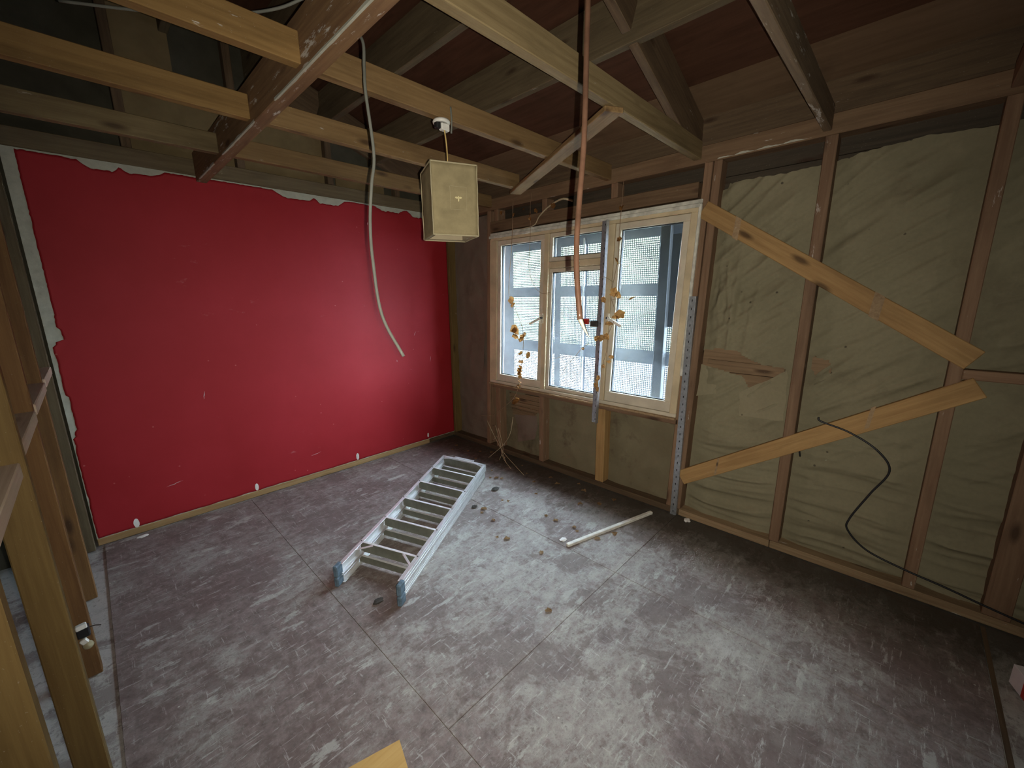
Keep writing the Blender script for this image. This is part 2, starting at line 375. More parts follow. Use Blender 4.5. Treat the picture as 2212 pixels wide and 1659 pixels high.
box('corner_post', (0.001, -0.03, 0.0), (0.093, 0.05, 2.29), W_LEFT, wb, 'z')
box('gable_felt', (-6.4, 0.10, -0.2), (0.18, 0.13, 4.0), M_FELT, wb, 'x', 0)
for x0, x1, z0, z1 in ((-2.335, -2.06, 2.44, 3.6), (-2.06, -1.78, 2.44, 2.78), (-1.78, -1.15, 2.44, 2.80), (-1.06, -0.62, 2.44, 2.62)):
    box('gable_board', (x0, 0.085, z0), (x1, 0.099, z1), M_GABLE, wb, 'z', 0)
for x in (-2.36, -1.76, -1.13, -0.52):
    box('gable_stud', (x-0.024, 0.02, 2.44), (x+0.024, 0.09, 3.75+0.38*min(0, 0) if x < -2 else 2.60-0.38*x), W_DARK, wb, 'z')
for x, z, s in ((-2.68, 0.078, 1.1), (-1.97, 0.080, 1.0), (-1.139, 0.085, 1.1), (-0.354, 0.092, 0.8)):   # white patches round old fixings
    v = [(0, -0.0012, 0)]; n_ = 14
    for k in range(n_):
        a = 2*math.pi*k/n_; v.append((0.013*s*math.cos(a)*(1+0.2*ns(k, x)), 0.0, 0.030*s*math.sin(a)*(1+0.2*ns(k, z))))
    p = pydata('filler_patch', v, [(0, 1+(k+1) % n_, 1+k) for k in range(n_)], M_FILL, wb, False, Matrix.Translation((x, -0.0002, z)))
    lathe('screw_hole', [(0.0, -0.0018), (0.004, -0.0018), (0.004, 0.001)], M_SLOT, p, seg=10, mw=Matrix.Translation((x, -0.0002, z-0.004)) @ Matrix.Rotation(R(-90), 4, 'X') @ Matrix.Scale(-1, 4, (0, 0, 1)))
for x, z, l, a in ((-0.271, 0.905, 0.06, 80), (-2.45, 0.28, 0.10, 12), (-0.44, 1.18, 0.05, 60), (-2.20, 0.87, 0.06, 75), (-0.85, 2.17, 0.03, 80), (-1.50, 0.22, 0.09, 8), (-0.66, 0.93, 0.025, 95)):     # chipped paint showing plaster
    n_ = 9; v = []
    for k in range(n_):
        t = k/(n_-1); wdt = 0.0026*math.sin(math.pi*t)*(1+0.6*ns(k*1.7, x*9)); cx = (t-0.5)*l; cz = 0.005*ns(t*4, x*5)
        ca, sa = math.cos(R(a)), math.sin(R(a))
        for s in (-1, 1): v.append((x+cx*ca-(cz+s*wdt)*sa, -0.0008, z+cx*sa+(cz+s*wdt)*ca))
    pydata('paint_chip', v, [(2*k, 2*k+2, 2*k+3, 2*k+1) for k in range(n_-1)], M_CHIP, wb)

# ---- right (window) wall
wr = empty('wall_right'); tag(wr, 'stripped stud wall lined with sagging olive building paper', None, None, 'structure')
WY0, WY1, WZ0, WZ1 = -2.49, -0.645, 0.70, 2.085          # window outer frame
XS = 0.10                                               # paper plane
# siding planks behind the paper
z = 0.0; k = 0
while z < 2.65:
    z2 = z+0.148
    segs = [(-7.2, -4.6), (-4.597, 0.15)] if (z2 < WZ0 or z > WZ1-0.03) else [(-7.2, -4.6), (-4.597, WY0-0.02), (WY1+0.02, 0.15)]
    for (a, b) in segs: box('siding_plank', (XS+0.022, a, z), (XS+0.042, b, z2-0.003), W_SIDE if z < 2.0 else W_SIDED, wr, 'y', 0.002)
    z = z2
box('outer_cladding', (XS+0.05, -7.2, -0.2), (XS+0.07, WY0-0.02, 2.7), W_DARK, wr, 'y', 0)
box('outer_cladding', (XS+0.05, WY1+0.02, -0.2), (XS+0.07, 0.2, 2.7), W_DARK, wr, 'y', 0)
box('outer_cladding', (XS+0.05, WY0-0.02, -0.2), (XS+0.07, WY1+0.02, WZ0), W_DARK, wr, 'y', 0)
box('outer_cladding', (XS+0.05, WY0-0.02, WZ1-0.02), (XS+0.07, WY1+0.02, 2.7), W_DARK, wr, 'y', 0)

def paper(name, y0, y1, z0, z1, mat, depthf, topf=None, hole=None, res=0.016):
    ny = max(4, int((y1-y0)/res)); nz = max(4, int((z1-z0)/res)); v = []; f = []; keep = {}
    for j in range(nz+1):
        for i in range(ny+1):
            y = y0+(y1-y0)*i/ny; zt = topf(y) if topf else z1; z = z0+(zt-z0)*j/nz
            v.append((XS-0.004-depthf(y, z), y, z))
    for j in range(nz):
        for i in range(ny):
            y = y0+(y1-y0)*(i+.5)/ny; z = z0+(z1-z0)*(j+.5)/nz
            if hole and hole(y, z): continue
            a = j*(ny+1)+i; f.append((a, a+ny+1, a+ny+2, a+1))
    return pydata(name, v, f, mat, wr, True)
def env(y, edges):        # wrinkles die out where the paper is trapped behind studs
    e = 1.0
    for s in edges: e = min(e, abs(y-s)/0.12)
    return min(1, max(0.12, e))
def ridge(x): return (1-abs(x))**2
def fold(x, sharp=3.0): return max(0.0, 1-abs(x)*sharp)**1.5          # narrow crease
def d_right(y, z):
    t = (z*0.80+y*0.60); s = (y*0.80-z*0.60)                 # sag folds falling to the left
    up = max(0, min(1, (z-0.45)/0.45)); lo = 1-up
    wob = 0.35*ns(s*1.3, t*0.8, 3)
    a = up*(0.030*ridge(ns(t*3.6+wob, s*0.7, 1)) + 0.016*fold(ns(t*5.5+wob, s*0.9, 11)) + 0.012*fold(ns(t*11+wob*2, s*1.8, 5)) + 0.006*fold(ns(t*21, s*3.5, 6)))
    w2 = 0.5*ns(y*1.6, z*1.2, 2)
    a += lo*(0.026*ridge(ns(z*6+w2, y*0.7, 8)) + 0.018*fold(ns(z*9+w2, y*0.9, 4)) + 0.010*fold(ns(z*19+w2*2, y*1.6, 14)))
    j = max(0, 1-abs(y+2.70)/0.22)*max(0, 1-abs(z-1.45)/0.45)          # bunched up beside the window jamb
    a += j*(0.05*fold(ns(y*9+z*1.2, z*1.4, 21), 2.2) + 0.02*fold(ns(y*17, z*3, 23)))
    return 0.004 + env(y, (-2.56, -3.12, -3.71))*a + 0.003*ns(y*3, z*3) + 0.002*ns(y*14, z*14)
def top_right(y):
    return 2.165 + 0.045*(max(0, min(1, (-y-2.95)/0.5))) + 0.012*ns(y*7, 2) + 0.006*ns(y*30, 5) - (0.03 if -2.66 < y < -2.56 else 0)
import itertools
def poly_in(poly, y, z):
    c = False; n_ = len(poly)
    for i in range(n_):
        (a, b), (c2, d2) = poly[i], poly[(i+1) % n_]
        if (b > z) != (d2 > z) and y < (c2-a)*(z-b)/(d2-b)+a: c = not c
    return c
TEAR1 = [(-2.53, 1.185), (-2.66, 1.20), (-2.80, 1.185), (-2.86, 1.15), (-2.93, 1.115), (-3.05, 1.10), (-3.06, 1.06), (-2.96, 1.01), (-2.88, 0.95), (-2.84, 1.03), (-2.72, 1.06), (-2.60, 1.09), (-2.53, 1.12)]
TEAR2 = [(-3.18, 1.18), (-3.25, 1.16), (-3.27, 1.10), (-3.20, 1.07), (-3.17, 1.12)]
paper('building_paper', -4.9, -2.52, 0.02, 2.17, M_PAPER, d_right, top_right, lambda y, z: poly_in(TEAR1, y, z) or poly_in(TEAR2, y, z), 0.0085)
def d_low(y, z): return 0.005 + env(y, (-0.72, -1.27, -1.88, -2.5))*(0.016*ridge(ns(y*3.2, z*5, 3)) + 0.007*ns(y*9, z*9)) + 0.003
TEAR3 = [(-0.80, 0.62), (-1.22, 0.64), (-1.20, 0.50), (-1.10, 0.40), (-0.98, 0.37), (-0.84, 0.40)]
paper('building_paper', -2.52, -0.60, 0.02, 0.655, M_PAPERD, d_low, lambda y: 0.645+0.012*ns(y*8, 4), lambda y, z: poly_in(TEAR3, y, z))
paper('building_paper', -0.62, 0.06, 0.02, 2.28, M_PAPERB, lambda y, z: 0.004+0.014*ridge(ns(y*4+z, z*2.2, 6))+0.006*ns(y*11, z*8), lambda y: 2.28)
def flap(pts, mat=M_FLAP, curl=0.05, name='torn_paper_flap'):
    # quadrilateral flap hanging off the wall: pts = 4 (y,z) corners, first edge attached
    v = []; f = []; n_ = 8
    for j in range(n_+1):
        t = j/n_
        for i in range(n_+1):
            s = i/n_
            y = (pts[0][0]*(1-s)+pts[1][0]*s)*(1-t)+(pts[3][0]*(1-s)+pts[2][0]*s)*t
            z = (pts[0][1]*(1-s)+pts[1][1]*s)*(1-t)+(pts[3][1]*(1-s)+pts[2][1]*s)*t
            v.append((XS-0.022-curl*t*t-0.010*ridge(ns(y*7, z*7, 2)), y+0.008*ns(z*15, t*3), z+0.008*ns(y*15, t*3)))
    for j in range(n_):
        for i in range(n_): a = j*(n_+1)+i; f.append((a, a+1, a+n_+2, a+n_+1))
    return pydata(name, v, f, mat, wr, True)
flap([(-2.83, 0.925), (-3.065, 1.09), (-3.085, 0.80), (-2.85, 0.785)], curl=0.035)
flap([(-2.54, 1.09), (-2.68, 1.06), (-2.70, 0.90), (-2.55, 0.86)], curl=0.02)
flap([(-3.20, 1.08), (-3.27, 1.16), (-3.25, 1.07), (-3.20, 1.03)], M_PAPER, 0.03)
flap([(-0.88, 0.40), (-1.16, 0.44), (-1.20, 0.24), (-0.98, 0.16)], M_PAPERB, 0.07)
flap([(-0.25, 1.25), (-0.48, 1.28), (-0.47, 0.82), (-0.30, 0.85)], M_PAPERB, 0.03)
for (y0, z0, y1, z1) in ((-2.54, 1.185, -2.86, 1.165), (-2.62, 1.10, -3.05, 1.09)):      # battens seen through the tear
    bar('batten', (XS-0.005, y0, z0), (XS-0.005, y1, z1), 0.012, 0.030, W_SIDE, wr, (0, 0, 1), 0.001)
for zz in (0.43, 0.47, 0.51, 0.55, 0.60): bar('batten', (XS+0.008, -0.80, zz), (XS+0.008, -1.22, zz+0.006*ns(zz*40)), 0.010, 0.022, W_SIDE, wr, (0, 0, 1), 0.001)

# plates and studs
box('top_plate', (0.0, -7.0, 2.292), (0.095, 0.0, 2.388), W_PLATE, wr, 'y')
box('sole_plate', (-0.004, -2.54, 0.0), (0.095, 0.0, 0.045), W_DARK, wr, 'y')
box('sole_plate', (-0.004, -3.10, 0.0), (0.095, -2.543, 0.045), W_SILL, wr, 'y')
box('sole_plate', (-0.004, -7.0, 0.0), (0.095, -3.103, 0.048), W_SILL, wr, 'y')
def stud(y0, y1, z0, z1, mat=W_RED, lean=0.0, x0=0.0):
    a = (0.0475+x0, (y0+y1)/2+lean*(z0-1.39), z0); b = (0.0475+x0, (y0+y1)/2+lean*(z1-1.39), z1)
    return bar('stud', a, b, abs(y1-y0), 0.095, mat, wr, (1, 0, 0))
stud(-2.545, -2.498, 0.045, 2.292, W_RED, LEAN)          # right jamb, nearer the window
stud(-2.598, -2.553, 0.045, 2.292, W_RED, LEAN)          # doubled
stud(-3.155, -3.102, 0.048, 2.292, W_RED, -0.006)
stud(-3.740, -3.692, 0.048, 2.292, W_RED, 0.0)
stud(-4.055, -3.965, 0.048, 2.292, W_DARK if False else W_RED, 0.0)
stud(-4.6, -4.55, 0.048, 2.292, W_RED, 0.0)
stud(-0.750, -0.690, 0.045, 0.66, W_RED)
stud(-0.638, -0.592, 0.045, 2.292, W_RED, LEAN)
stud(-1.300, -1.250, 0.045, 0.66, W_RED)
stud(-1.925, -1.850, 0.045, 0.66, W_BRACE)
box('sill_trimmer', (0.0, -2.49, 0.655), (0.095, -0.645, 0.695), W_RED, wr, 'y')
box('lintel', (0.0, -2.505, 2.105), (0.06, -0.66, 2.195), W_PLATE, wr, 'y')
for y in (-0.74, -1.30, -1.93): stud(y-0.026, y+0.026, 2.195, 2.292, W_RED)
# diagonal braces let into the studs
bar('brace', (-0.004+0.012, -2.545, 2.033), (-0.004+0.012, -3.765, 1.228), 0.034, 0.098, W_BRACE, wr, (0, 0, 1))
bar('brace', (-0.004+0.012, -2.54, 0.285), (-0.004+0.012, -3.80, 1.112), 0.034, 0.098, W_BRACE, wr, (0, 0, 1))
bar('nogging', (0.03, -3.74, 1.162), (0.03, -4.55, 1.162), 0.06, 0.045, W_RED, wr)
def streak(y, w_, za, zb, ya=-2.545, yb=-3.77):      # pale marks left across the braces by an old lining
    v = []
    for yy in (y, y-w_):
        t = (yy-ya)/(yb-ya); zc = za+(zb-za)*t; hh = 0.049*math.hypot(yb-ya, zb-za)/abs(yb-ya)
        v += [(-0.0098, yy+0.012, zc-hh), (-0.0098, yy, zc+hh)]
    pydata('pale_streak', v, [(0, 1, 3, 2)], W_SILL, wr)
streak(-2.735, 0.030, 2.033, 1.228); streak(-3.395, 0.040, 2.033, 1.228); streak(-2.765, 0.012, 0.285, 1.112); streak(-3.455, 0.018, 0.285, 1.112)

# ---- left stud wall
wl = empty('wall_left'); tag(wl, 'open timber stud partition without boards', None, None, 'structure')
for y, x1, m in ((-0.645, -2.888, W_LEFTB), (-1.285, -2.884, W_LEFTB), (-1.90, -2.870, W_LEFT), (-2.505, -2.872, W_LEFT), (-3.12, -2.873, W_LEFT)):
    box('stud', (x1-0.072, y, 0.0), (x1, y+0.042, 2.30), m, wl, 'z')
box('stud', (-2.975, -0.055, 0.0), (-2.884, 0.002, 2.33), W_PURLIN, wl, 'z')
for (y0, y1, zc) in ((-0.603, -0.06, 1.150), (-1.243, -0.645, 1.140), (-1.858, -1.285, 1.122), (-2.463, -1.90, 1.098), (-3.078, -2.505, 1.08)):
    box('nogging', (-2.948, y0, zc-0.021), (-2.879, y1, zc+0.021), W_RAIL, wl, 'y')
box('top_plate', (-2.955, -7.0, 2.30), (-2.872, -0.06, 2.40), W_LEFT, wl, 'y')
# outer walls of the rest of the house
we = empty('wall_far'); tag(we, 'outer walls of the rooms behind the partition', None, None, 'structure')
box('far_wall_board', (-6.4, -7.2, -0.2), (-6.3, 0.1, 2.75), M_GABLE, we, 'y', 0)
box('rear_wall_board', (-6.4, -7.2, -0.2), (0.18, -7.1, 4.0), M_GABLE, we, 'x', 0)

# ---- ceiling joists and roof
ce = empty('ceiling'); tag(ce, 'exposed ceiling joists under a dark pitched roof', None, None, 'structure')
JZ0, JZ1 = 2.315, 2.415
def joist(y, x0, x1, mat, z0=JZ0, z1=JZ1): return box('joist', (x0, y, z0), (x1, y+0.045, z1), mat, ce, 'x')
joist(-2.510, -1.99, 0.0, W_GREY); joist(-1.905, -1.99, 0.0, W_JOIST)
joist(-1.300, -1.99, -0.29, W_JOIST); joist(-0.690, -1.99, 0.0, W_JOIST)
box('joist', (-1.99, -3.130, 2.312), (0.0, -3.095, 2.425), W_SMEAR, ce, 'x'); joist(-3.74, -1.99, 0.0, W_RED); joist(-4.35, -1.99, 0.0, W_RED)
joist(-1.915, -2.872, -2.047, W_HONEY); joist(-1.300, -2.872, -2.047, W_HONEY); joist(-0.690, -2.872, -2.047, W_GREY)
joist(-2.52, -2.872, -2.047, W_HONEY)
box('beam', (-2.047, -4.6, 2.294), (-1.990, -0.02, 2.47), W_BEAM, ce, 'y')
def crust():   # long white plaster bead left along the lower left edge of the beam
    pts = []; v = []; f = []
    segs = [(-0.12, -0.55), (-0.75, -1.35), (-1.62, -2.55), (-2.6, -3.3)]
    for (a, b) in segs:
        n_ = 26; o = len(v)
        for k in range(n_+1):
            t = k/n_; y = a+(b-a)*t; wd = 0.0035+0.006*abs(ns(y*9, 2))
            if k in (0, n_): wd *= 0.2
            h = 0.0035+0.006*abs(ns(y*7, 8))
            v += [(-2.0485, y, 2.294+h*1.6), (-2.0500, y, 2.292), (-2.0460+wd, y, 2.2920)]
        for k in range(n_):
            q = o+3*k; f += [(q, q+1, q+4, q+3), (q+1, q+2, q+5, q+4)]
    pydata('plaster_crust', v, f, M_PLASTER, ce)
box('hanger', (-2.047, -2.16, 2.472), (-1.992, -2.07, 3.35), W_GREY, ce, 'z')
crust()
def plate_smear():
    v = []; f = []; n_ = 40
    for k in range(n_+1):
        y = -2.60-0.45*k/n_; zz = 2.298+0.010*ns(y*6, 3); h = max(0.0005, 0.006+0.012*ns(y*17, 5)+0.004*ns(y*60, 1)) if 0 < k < n_ else 0.0005
        v += [(-0.0012, y, zz), (-0.0020, y, zz+h)]
    pydata('plaster_smear', v, [(2*k, 2*k+1, 2*k+3, 2*k+2) for k in range(n_)], M_PLASTER, wr)
plate_smear()
bar('corner_tie', (-1.000, -2.508, 2.303), (-0.270, -1.235, 2.303), 0.090, 0.023, W_JOIST, ce)
SL = 0.38
def dz(x): return 2.63-SL*x
up = Vector((SL, 0, 1)).normalized()
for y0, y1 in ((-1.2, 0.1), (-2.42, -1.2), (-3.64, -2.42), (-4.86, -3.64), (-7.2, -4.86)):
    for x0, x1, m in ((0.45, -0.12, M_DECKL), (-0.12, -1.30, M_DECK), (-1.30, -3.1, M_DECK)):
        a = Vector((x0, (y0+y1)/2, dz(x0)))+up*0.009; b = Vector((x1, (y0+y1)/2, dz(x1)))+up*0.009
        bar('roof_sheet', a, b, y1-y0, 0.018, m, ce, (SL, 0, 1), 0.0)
bar('roof_felt', Vector((0.5, -3.5, dz(0.5)))+up*0.026, Vector((-3.15, -3.5, dz(-3.15)))+up*0.026, 7.6, 0.012, M_FELT, ce, (SL, 0, 1), 0.0)
up2 = Vector((-SL, 0, 1)).normalized()
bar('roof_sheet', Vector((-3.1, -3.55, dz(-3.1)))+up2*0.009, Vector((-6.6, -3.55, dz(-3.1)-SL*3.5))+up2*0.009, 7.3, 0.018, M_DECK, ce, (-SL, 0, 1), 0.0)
for x in (-0.76, -1.20, -1.65, -2.10, -2.55, -3.0):
    box('purlin', (x, -7.1, dz(x)-0.255), (x+0.047, 0.095, dz(x)-0.02), W_PURLIN, ce, 'y')
for y in (-2.46, -0.06, -4.30):
    for (x0, x1) in ((0.13, -0.705), (-0.765, -1.15), (-1.205, -1.60)):
        hz = 0.125
        a = Vector((x0, y+0.022, dz(x0)-hz-0.008)); b = Vector((x1, y+0.022, dz(x1)-hz-0.008))
        bar('rafter', a, b, 0.045, 0.225, W_DARK, ce, (SL, 0, 1))
box('eave_board', (0.12, -7.1, 2.40), (0.14, 0.1, 2.64), W_DARK, ce, 'y', 0)

# ================================================================== WINDOW
wn = empty('window_1'); tag(wn, 'cream three-light window with a small top vent behind perforated screens', None, None, 'structure')
FX = -0.012      # inner face of frame
def wbox(name, y0, y1, z0, z1, x0, x1, mat, parent=wn, axis=None, bev=0.003):
    """box in the racked window plane"""
    me = boxmesh(name, x1-x0, abs(y1-y0), abs(z1-z0), bev)
    c = Vector(((x0+x1)/2, (y0+y1)/2, (z0+z1)/2))
    for v in me.vertices: v.co.y += LEAN*v.co.z
    return link(name, me, mat, parent, Matrix.Translation((c.x, sh(c.y, c.z), c.z)))
FZ0, FZ1, FY0, FY1 = 0.705, 2.055, -2.50, -0.655
wbox('head', FY0, FY1, 2.022, FZ1, FX, 0.075, M_UPVC); wbox('sill_rail', FY0, FY1, FZ0, 0.732, FX, 0.075, M_SASH)
wbox('jamb', -0.738, FY1, 0.732, 2.022, FX, 0.075, M_UPVC); wbox('jamb', FY0, -2.454, 0.732, 2.022, FX, 0.075, M_UPVC)
wbox('mullion', -1.342, -1.294, 0.732, 2.022, FX-0.002, 0.075, M_UPVC); wbox('mullion', -1.934, -1.868, 0.732, 2.022, FX-0.002, 0.075, M_UPVC)
wbox('transom', -1.868, -1.342, 1.750, 1.800, FX-0.001, 0.075, M_UPVC)
for (a, b, c, d) in ((-2.56, -0.60, 2.040, 2.060), (-2.56, -0.60, 0.690, 0.704), (-2.56, -2.502, 0.704, 2.04), (-0.653, -0.60, 0.704, 2.04)):
    wbox('reveal_lining', a, b, c, d, 0.055, 0.155, W_DARK, bev=0)
# trims round the frame
wbox('head_trim', -2.505, -0.640, 2.045, 2.068, -0.024, 0.03, M_TRIM); wbox('head_trim', -2.515, -0.648, 2.068, 2.092, -0.012, 0.04, M_TRIM)
wbox('side_trim', -2.516, -2.498, 1.00, 2.066, -0.018, 0.03, M_TRIM); wbox('side_trim', -0.655, -0.640, 0.70, 2.04, -0.008, 0.03, M_UPVC)
wbox('sill_trim', -2.50, -0.645, 0.690, 0.705, -0.028, 0.06, W_SILL)
def sash(y0, y1, z0, z1, b=0.045, x0=-0.006, bb=None):
    bb = bb or b
    s = wbox('sash', y0, y1, z0, z0+bb, x0, 0.05, M_SASH)
    wbox('sash_rail', y0, y1, z1-b, z1, x0, 0.05, M_SASH, s)
    wbox('sash_stile', y0, y0+b, z0+bb, z1-b, x0, 0.05, M_SASH, s); wbox('sash_stile', y1-b, y1, z0+bb, z1-b, x0, 0.05, M_SASH, s)
    g = 0.006
    for (a, b2, c, d) in ((y0+b, y0+b+g, z0+bb, z1-b), (y1-b-g, y1-b, z0+bb, z1-b), (y0+b+g, y1-b-g, z0+bb, z0+bb+g), (y0+b+g, y1-b-g, z1-b-g, z1-b)):
        wbox('gasket', a, b2, c, d, 0.012, 0.034, M_GASK, s, bev=0)
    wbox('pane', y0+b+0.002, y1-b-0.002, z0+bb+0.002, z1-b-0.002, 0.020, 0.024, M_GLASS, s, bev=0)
    return s
sash(-1.293, -0.740, 0.734, 2.020, 0.043, -0.006, 0.066)
sash(-1.866, -1.344, 1.802, 2.020, 0.032)
sash(-1.866, -1.344, 0.734, 1.748, 0.030, 0.004)
sash(-2.452, -1.936, 0.734, 2.020, 0.043, -0.006, 0.075)
def handle(y, z, sgn):
    h = wbox('handle_base', y-0.012, y+0.012, z-0.04, z+0.04, -0.024, -0.008, M_SASH)
    bar('lever', (-0.034, sh(y, z), z+0.008), (-0.040, sh(y, z)+sgn*0.125, z-0.050), 0.014, 0.020, M_WHITE, h, (0, 0, 1), 0.004)
    bar('lever_neck', (-0.010, sh(y, z), z+0.006), (-0.042, sh(y, z), z+0.006), 0.016, 0.016, M_BLACK, h, (0, 0, 1), 0.003)
handle(-1.300, 1.345, 1); handle(-1.930, 1.36, -1)

# ---- security screen outside
sc = empty('security_screen', (0.25, -1.5, 0.0))
tag(sc, 'perforated zinc security screen bolted outside the window', 'security screen')
XC = 0.25
def perforated(y0, y1, z0, z1, pitch=0.0152, hr=0.0046, zlim=None):
    ny = max(1, round((y1-y0)/pitch)); nz = max(1, round((z1-z0)/pitch)); v = []; f = []
    py = (y1-y0)/ny; pz = (z1-z0)/nz
    for j in range(nz+1):
        for i in range(ny+1): v.append((XC, y0+i*py, z0+j*pz))
    for j in range(nz):
        for i in range(ny):
            a = j*(ny+1)+i; b = a+1; c = a+ny+2; d = a+ny+1
            o = len(v); cy = y0+(i+.5)*py; cz = z0+(j+.5)*pz
            for k in range(8):
                an = R(22.5+45*k); v.append((XC, cy+hr*math.cos(an), cz+hr*math.sin(an)))
            # k: 0 E-upper,1 N-right,2 N-left,3 W-upper,4 W-lower,5 S-left,6 S-right,7 E-lower
            f += [(a, b, o+6, o+5), (b, c, o+0, o+7), (c, d, o+2, o+1), (d, a, o+4, o+3), (b, o+7, o+6), (c, o+1, o+0), (d, o+3, o+2), (a, o+5, o+4)]
    ob = pydata('perforated_panel', v, f, M_SCREEN, sc); ob['kind'] = 'stuff'; return ob
cols = [(-1.224, -0.71), (-1.515, -1.285), (-2.200, -1.557)]
rows = [(0.715, 1.012), (1.112, 1.525), (1.610, 1.942)]
for (a, b) in cols:
    for (c, d) in rows: perforated(a, b, c, d)
perforated(-2.420, -2.268, 0.715, 1.012); perforated(-2.420, -2.268, 1.112, 1.30)
def plate(y0, y1, z0, z1): return box('solid_band', (XC-0.0015, y0, z0), (XC+0.0015, y1, z1), M_SCREEN, sc, 'y', 0)
plate(-2.62, -0.50, 1.942, 2.35); plate(-2.62, -0.50, 0.40, 0.715)
plate(-0.71, -0.50, 0.715, 1.942); plate(-2.62, -2.420, 0.715, 1.942); box('blanking_plate', (XC-0.012, -2.420, 1.30), (XC-0.004, -2.262, 1.942), M_DKSTEEL, sc, 'y', 0)
plate(-2.420, -0.71, 1.012, 1.112); plate(-2.268, -0.71, 1.525, 1.610)
for (a, b) in ((-1.285, -1.224), (-1.557, -1.515)):
    for (c, d) in rows: plate(a, b, c, d)
plate(-2.268, -2.200, 0.715, 1.012); plate(-2.268, -2.200, 1.112, 1.525); plate(-2.268, -2.200, 1.61, 1.942)
box('stiffener', (XC-0.03, -1.546, 0.60), (XC-0.0015, -1.530, 1.99), M_GALV, sc, 'z')
box('upright_post', (XC-0.055, -2.268, 0.0), (XC-0.004, -2.196, 2.0), M_DKSTEEL, sc, 'z')
# outside
gr = box('ground_outside', (0.3, -16, -0.35), (24, 14, -0.30), M_GRASS, None, 'x', 0); tag(gr, 'paved ground outside the window', None, None, 'structure')
def hedge():
    bm = bmesh.new(); bmesh.ops.create_icosphere(bm, subdivisions=5, radius=1.0)
    for v in bm.verts:
        c = v.co; d = 1+0.22*noise.noise(c*2.3)+0.14*noise.noise(c*6.1)+0.10*noise.noise(c*15)
        v.co = Vector((c.x*1.3*d, c.y*10.0*d, c.z*3.0*d))
    me = D.meshes.new('hedge'); bm.to_mesh(me); bm.free()
    o = link('hedge', me, M_HEDGE, None, Matrix.Translation((9.0, 5.5, 1.5))); tag(o, 'bushy green hedge outside seen through the screen holes', 'hedge')
hedge()

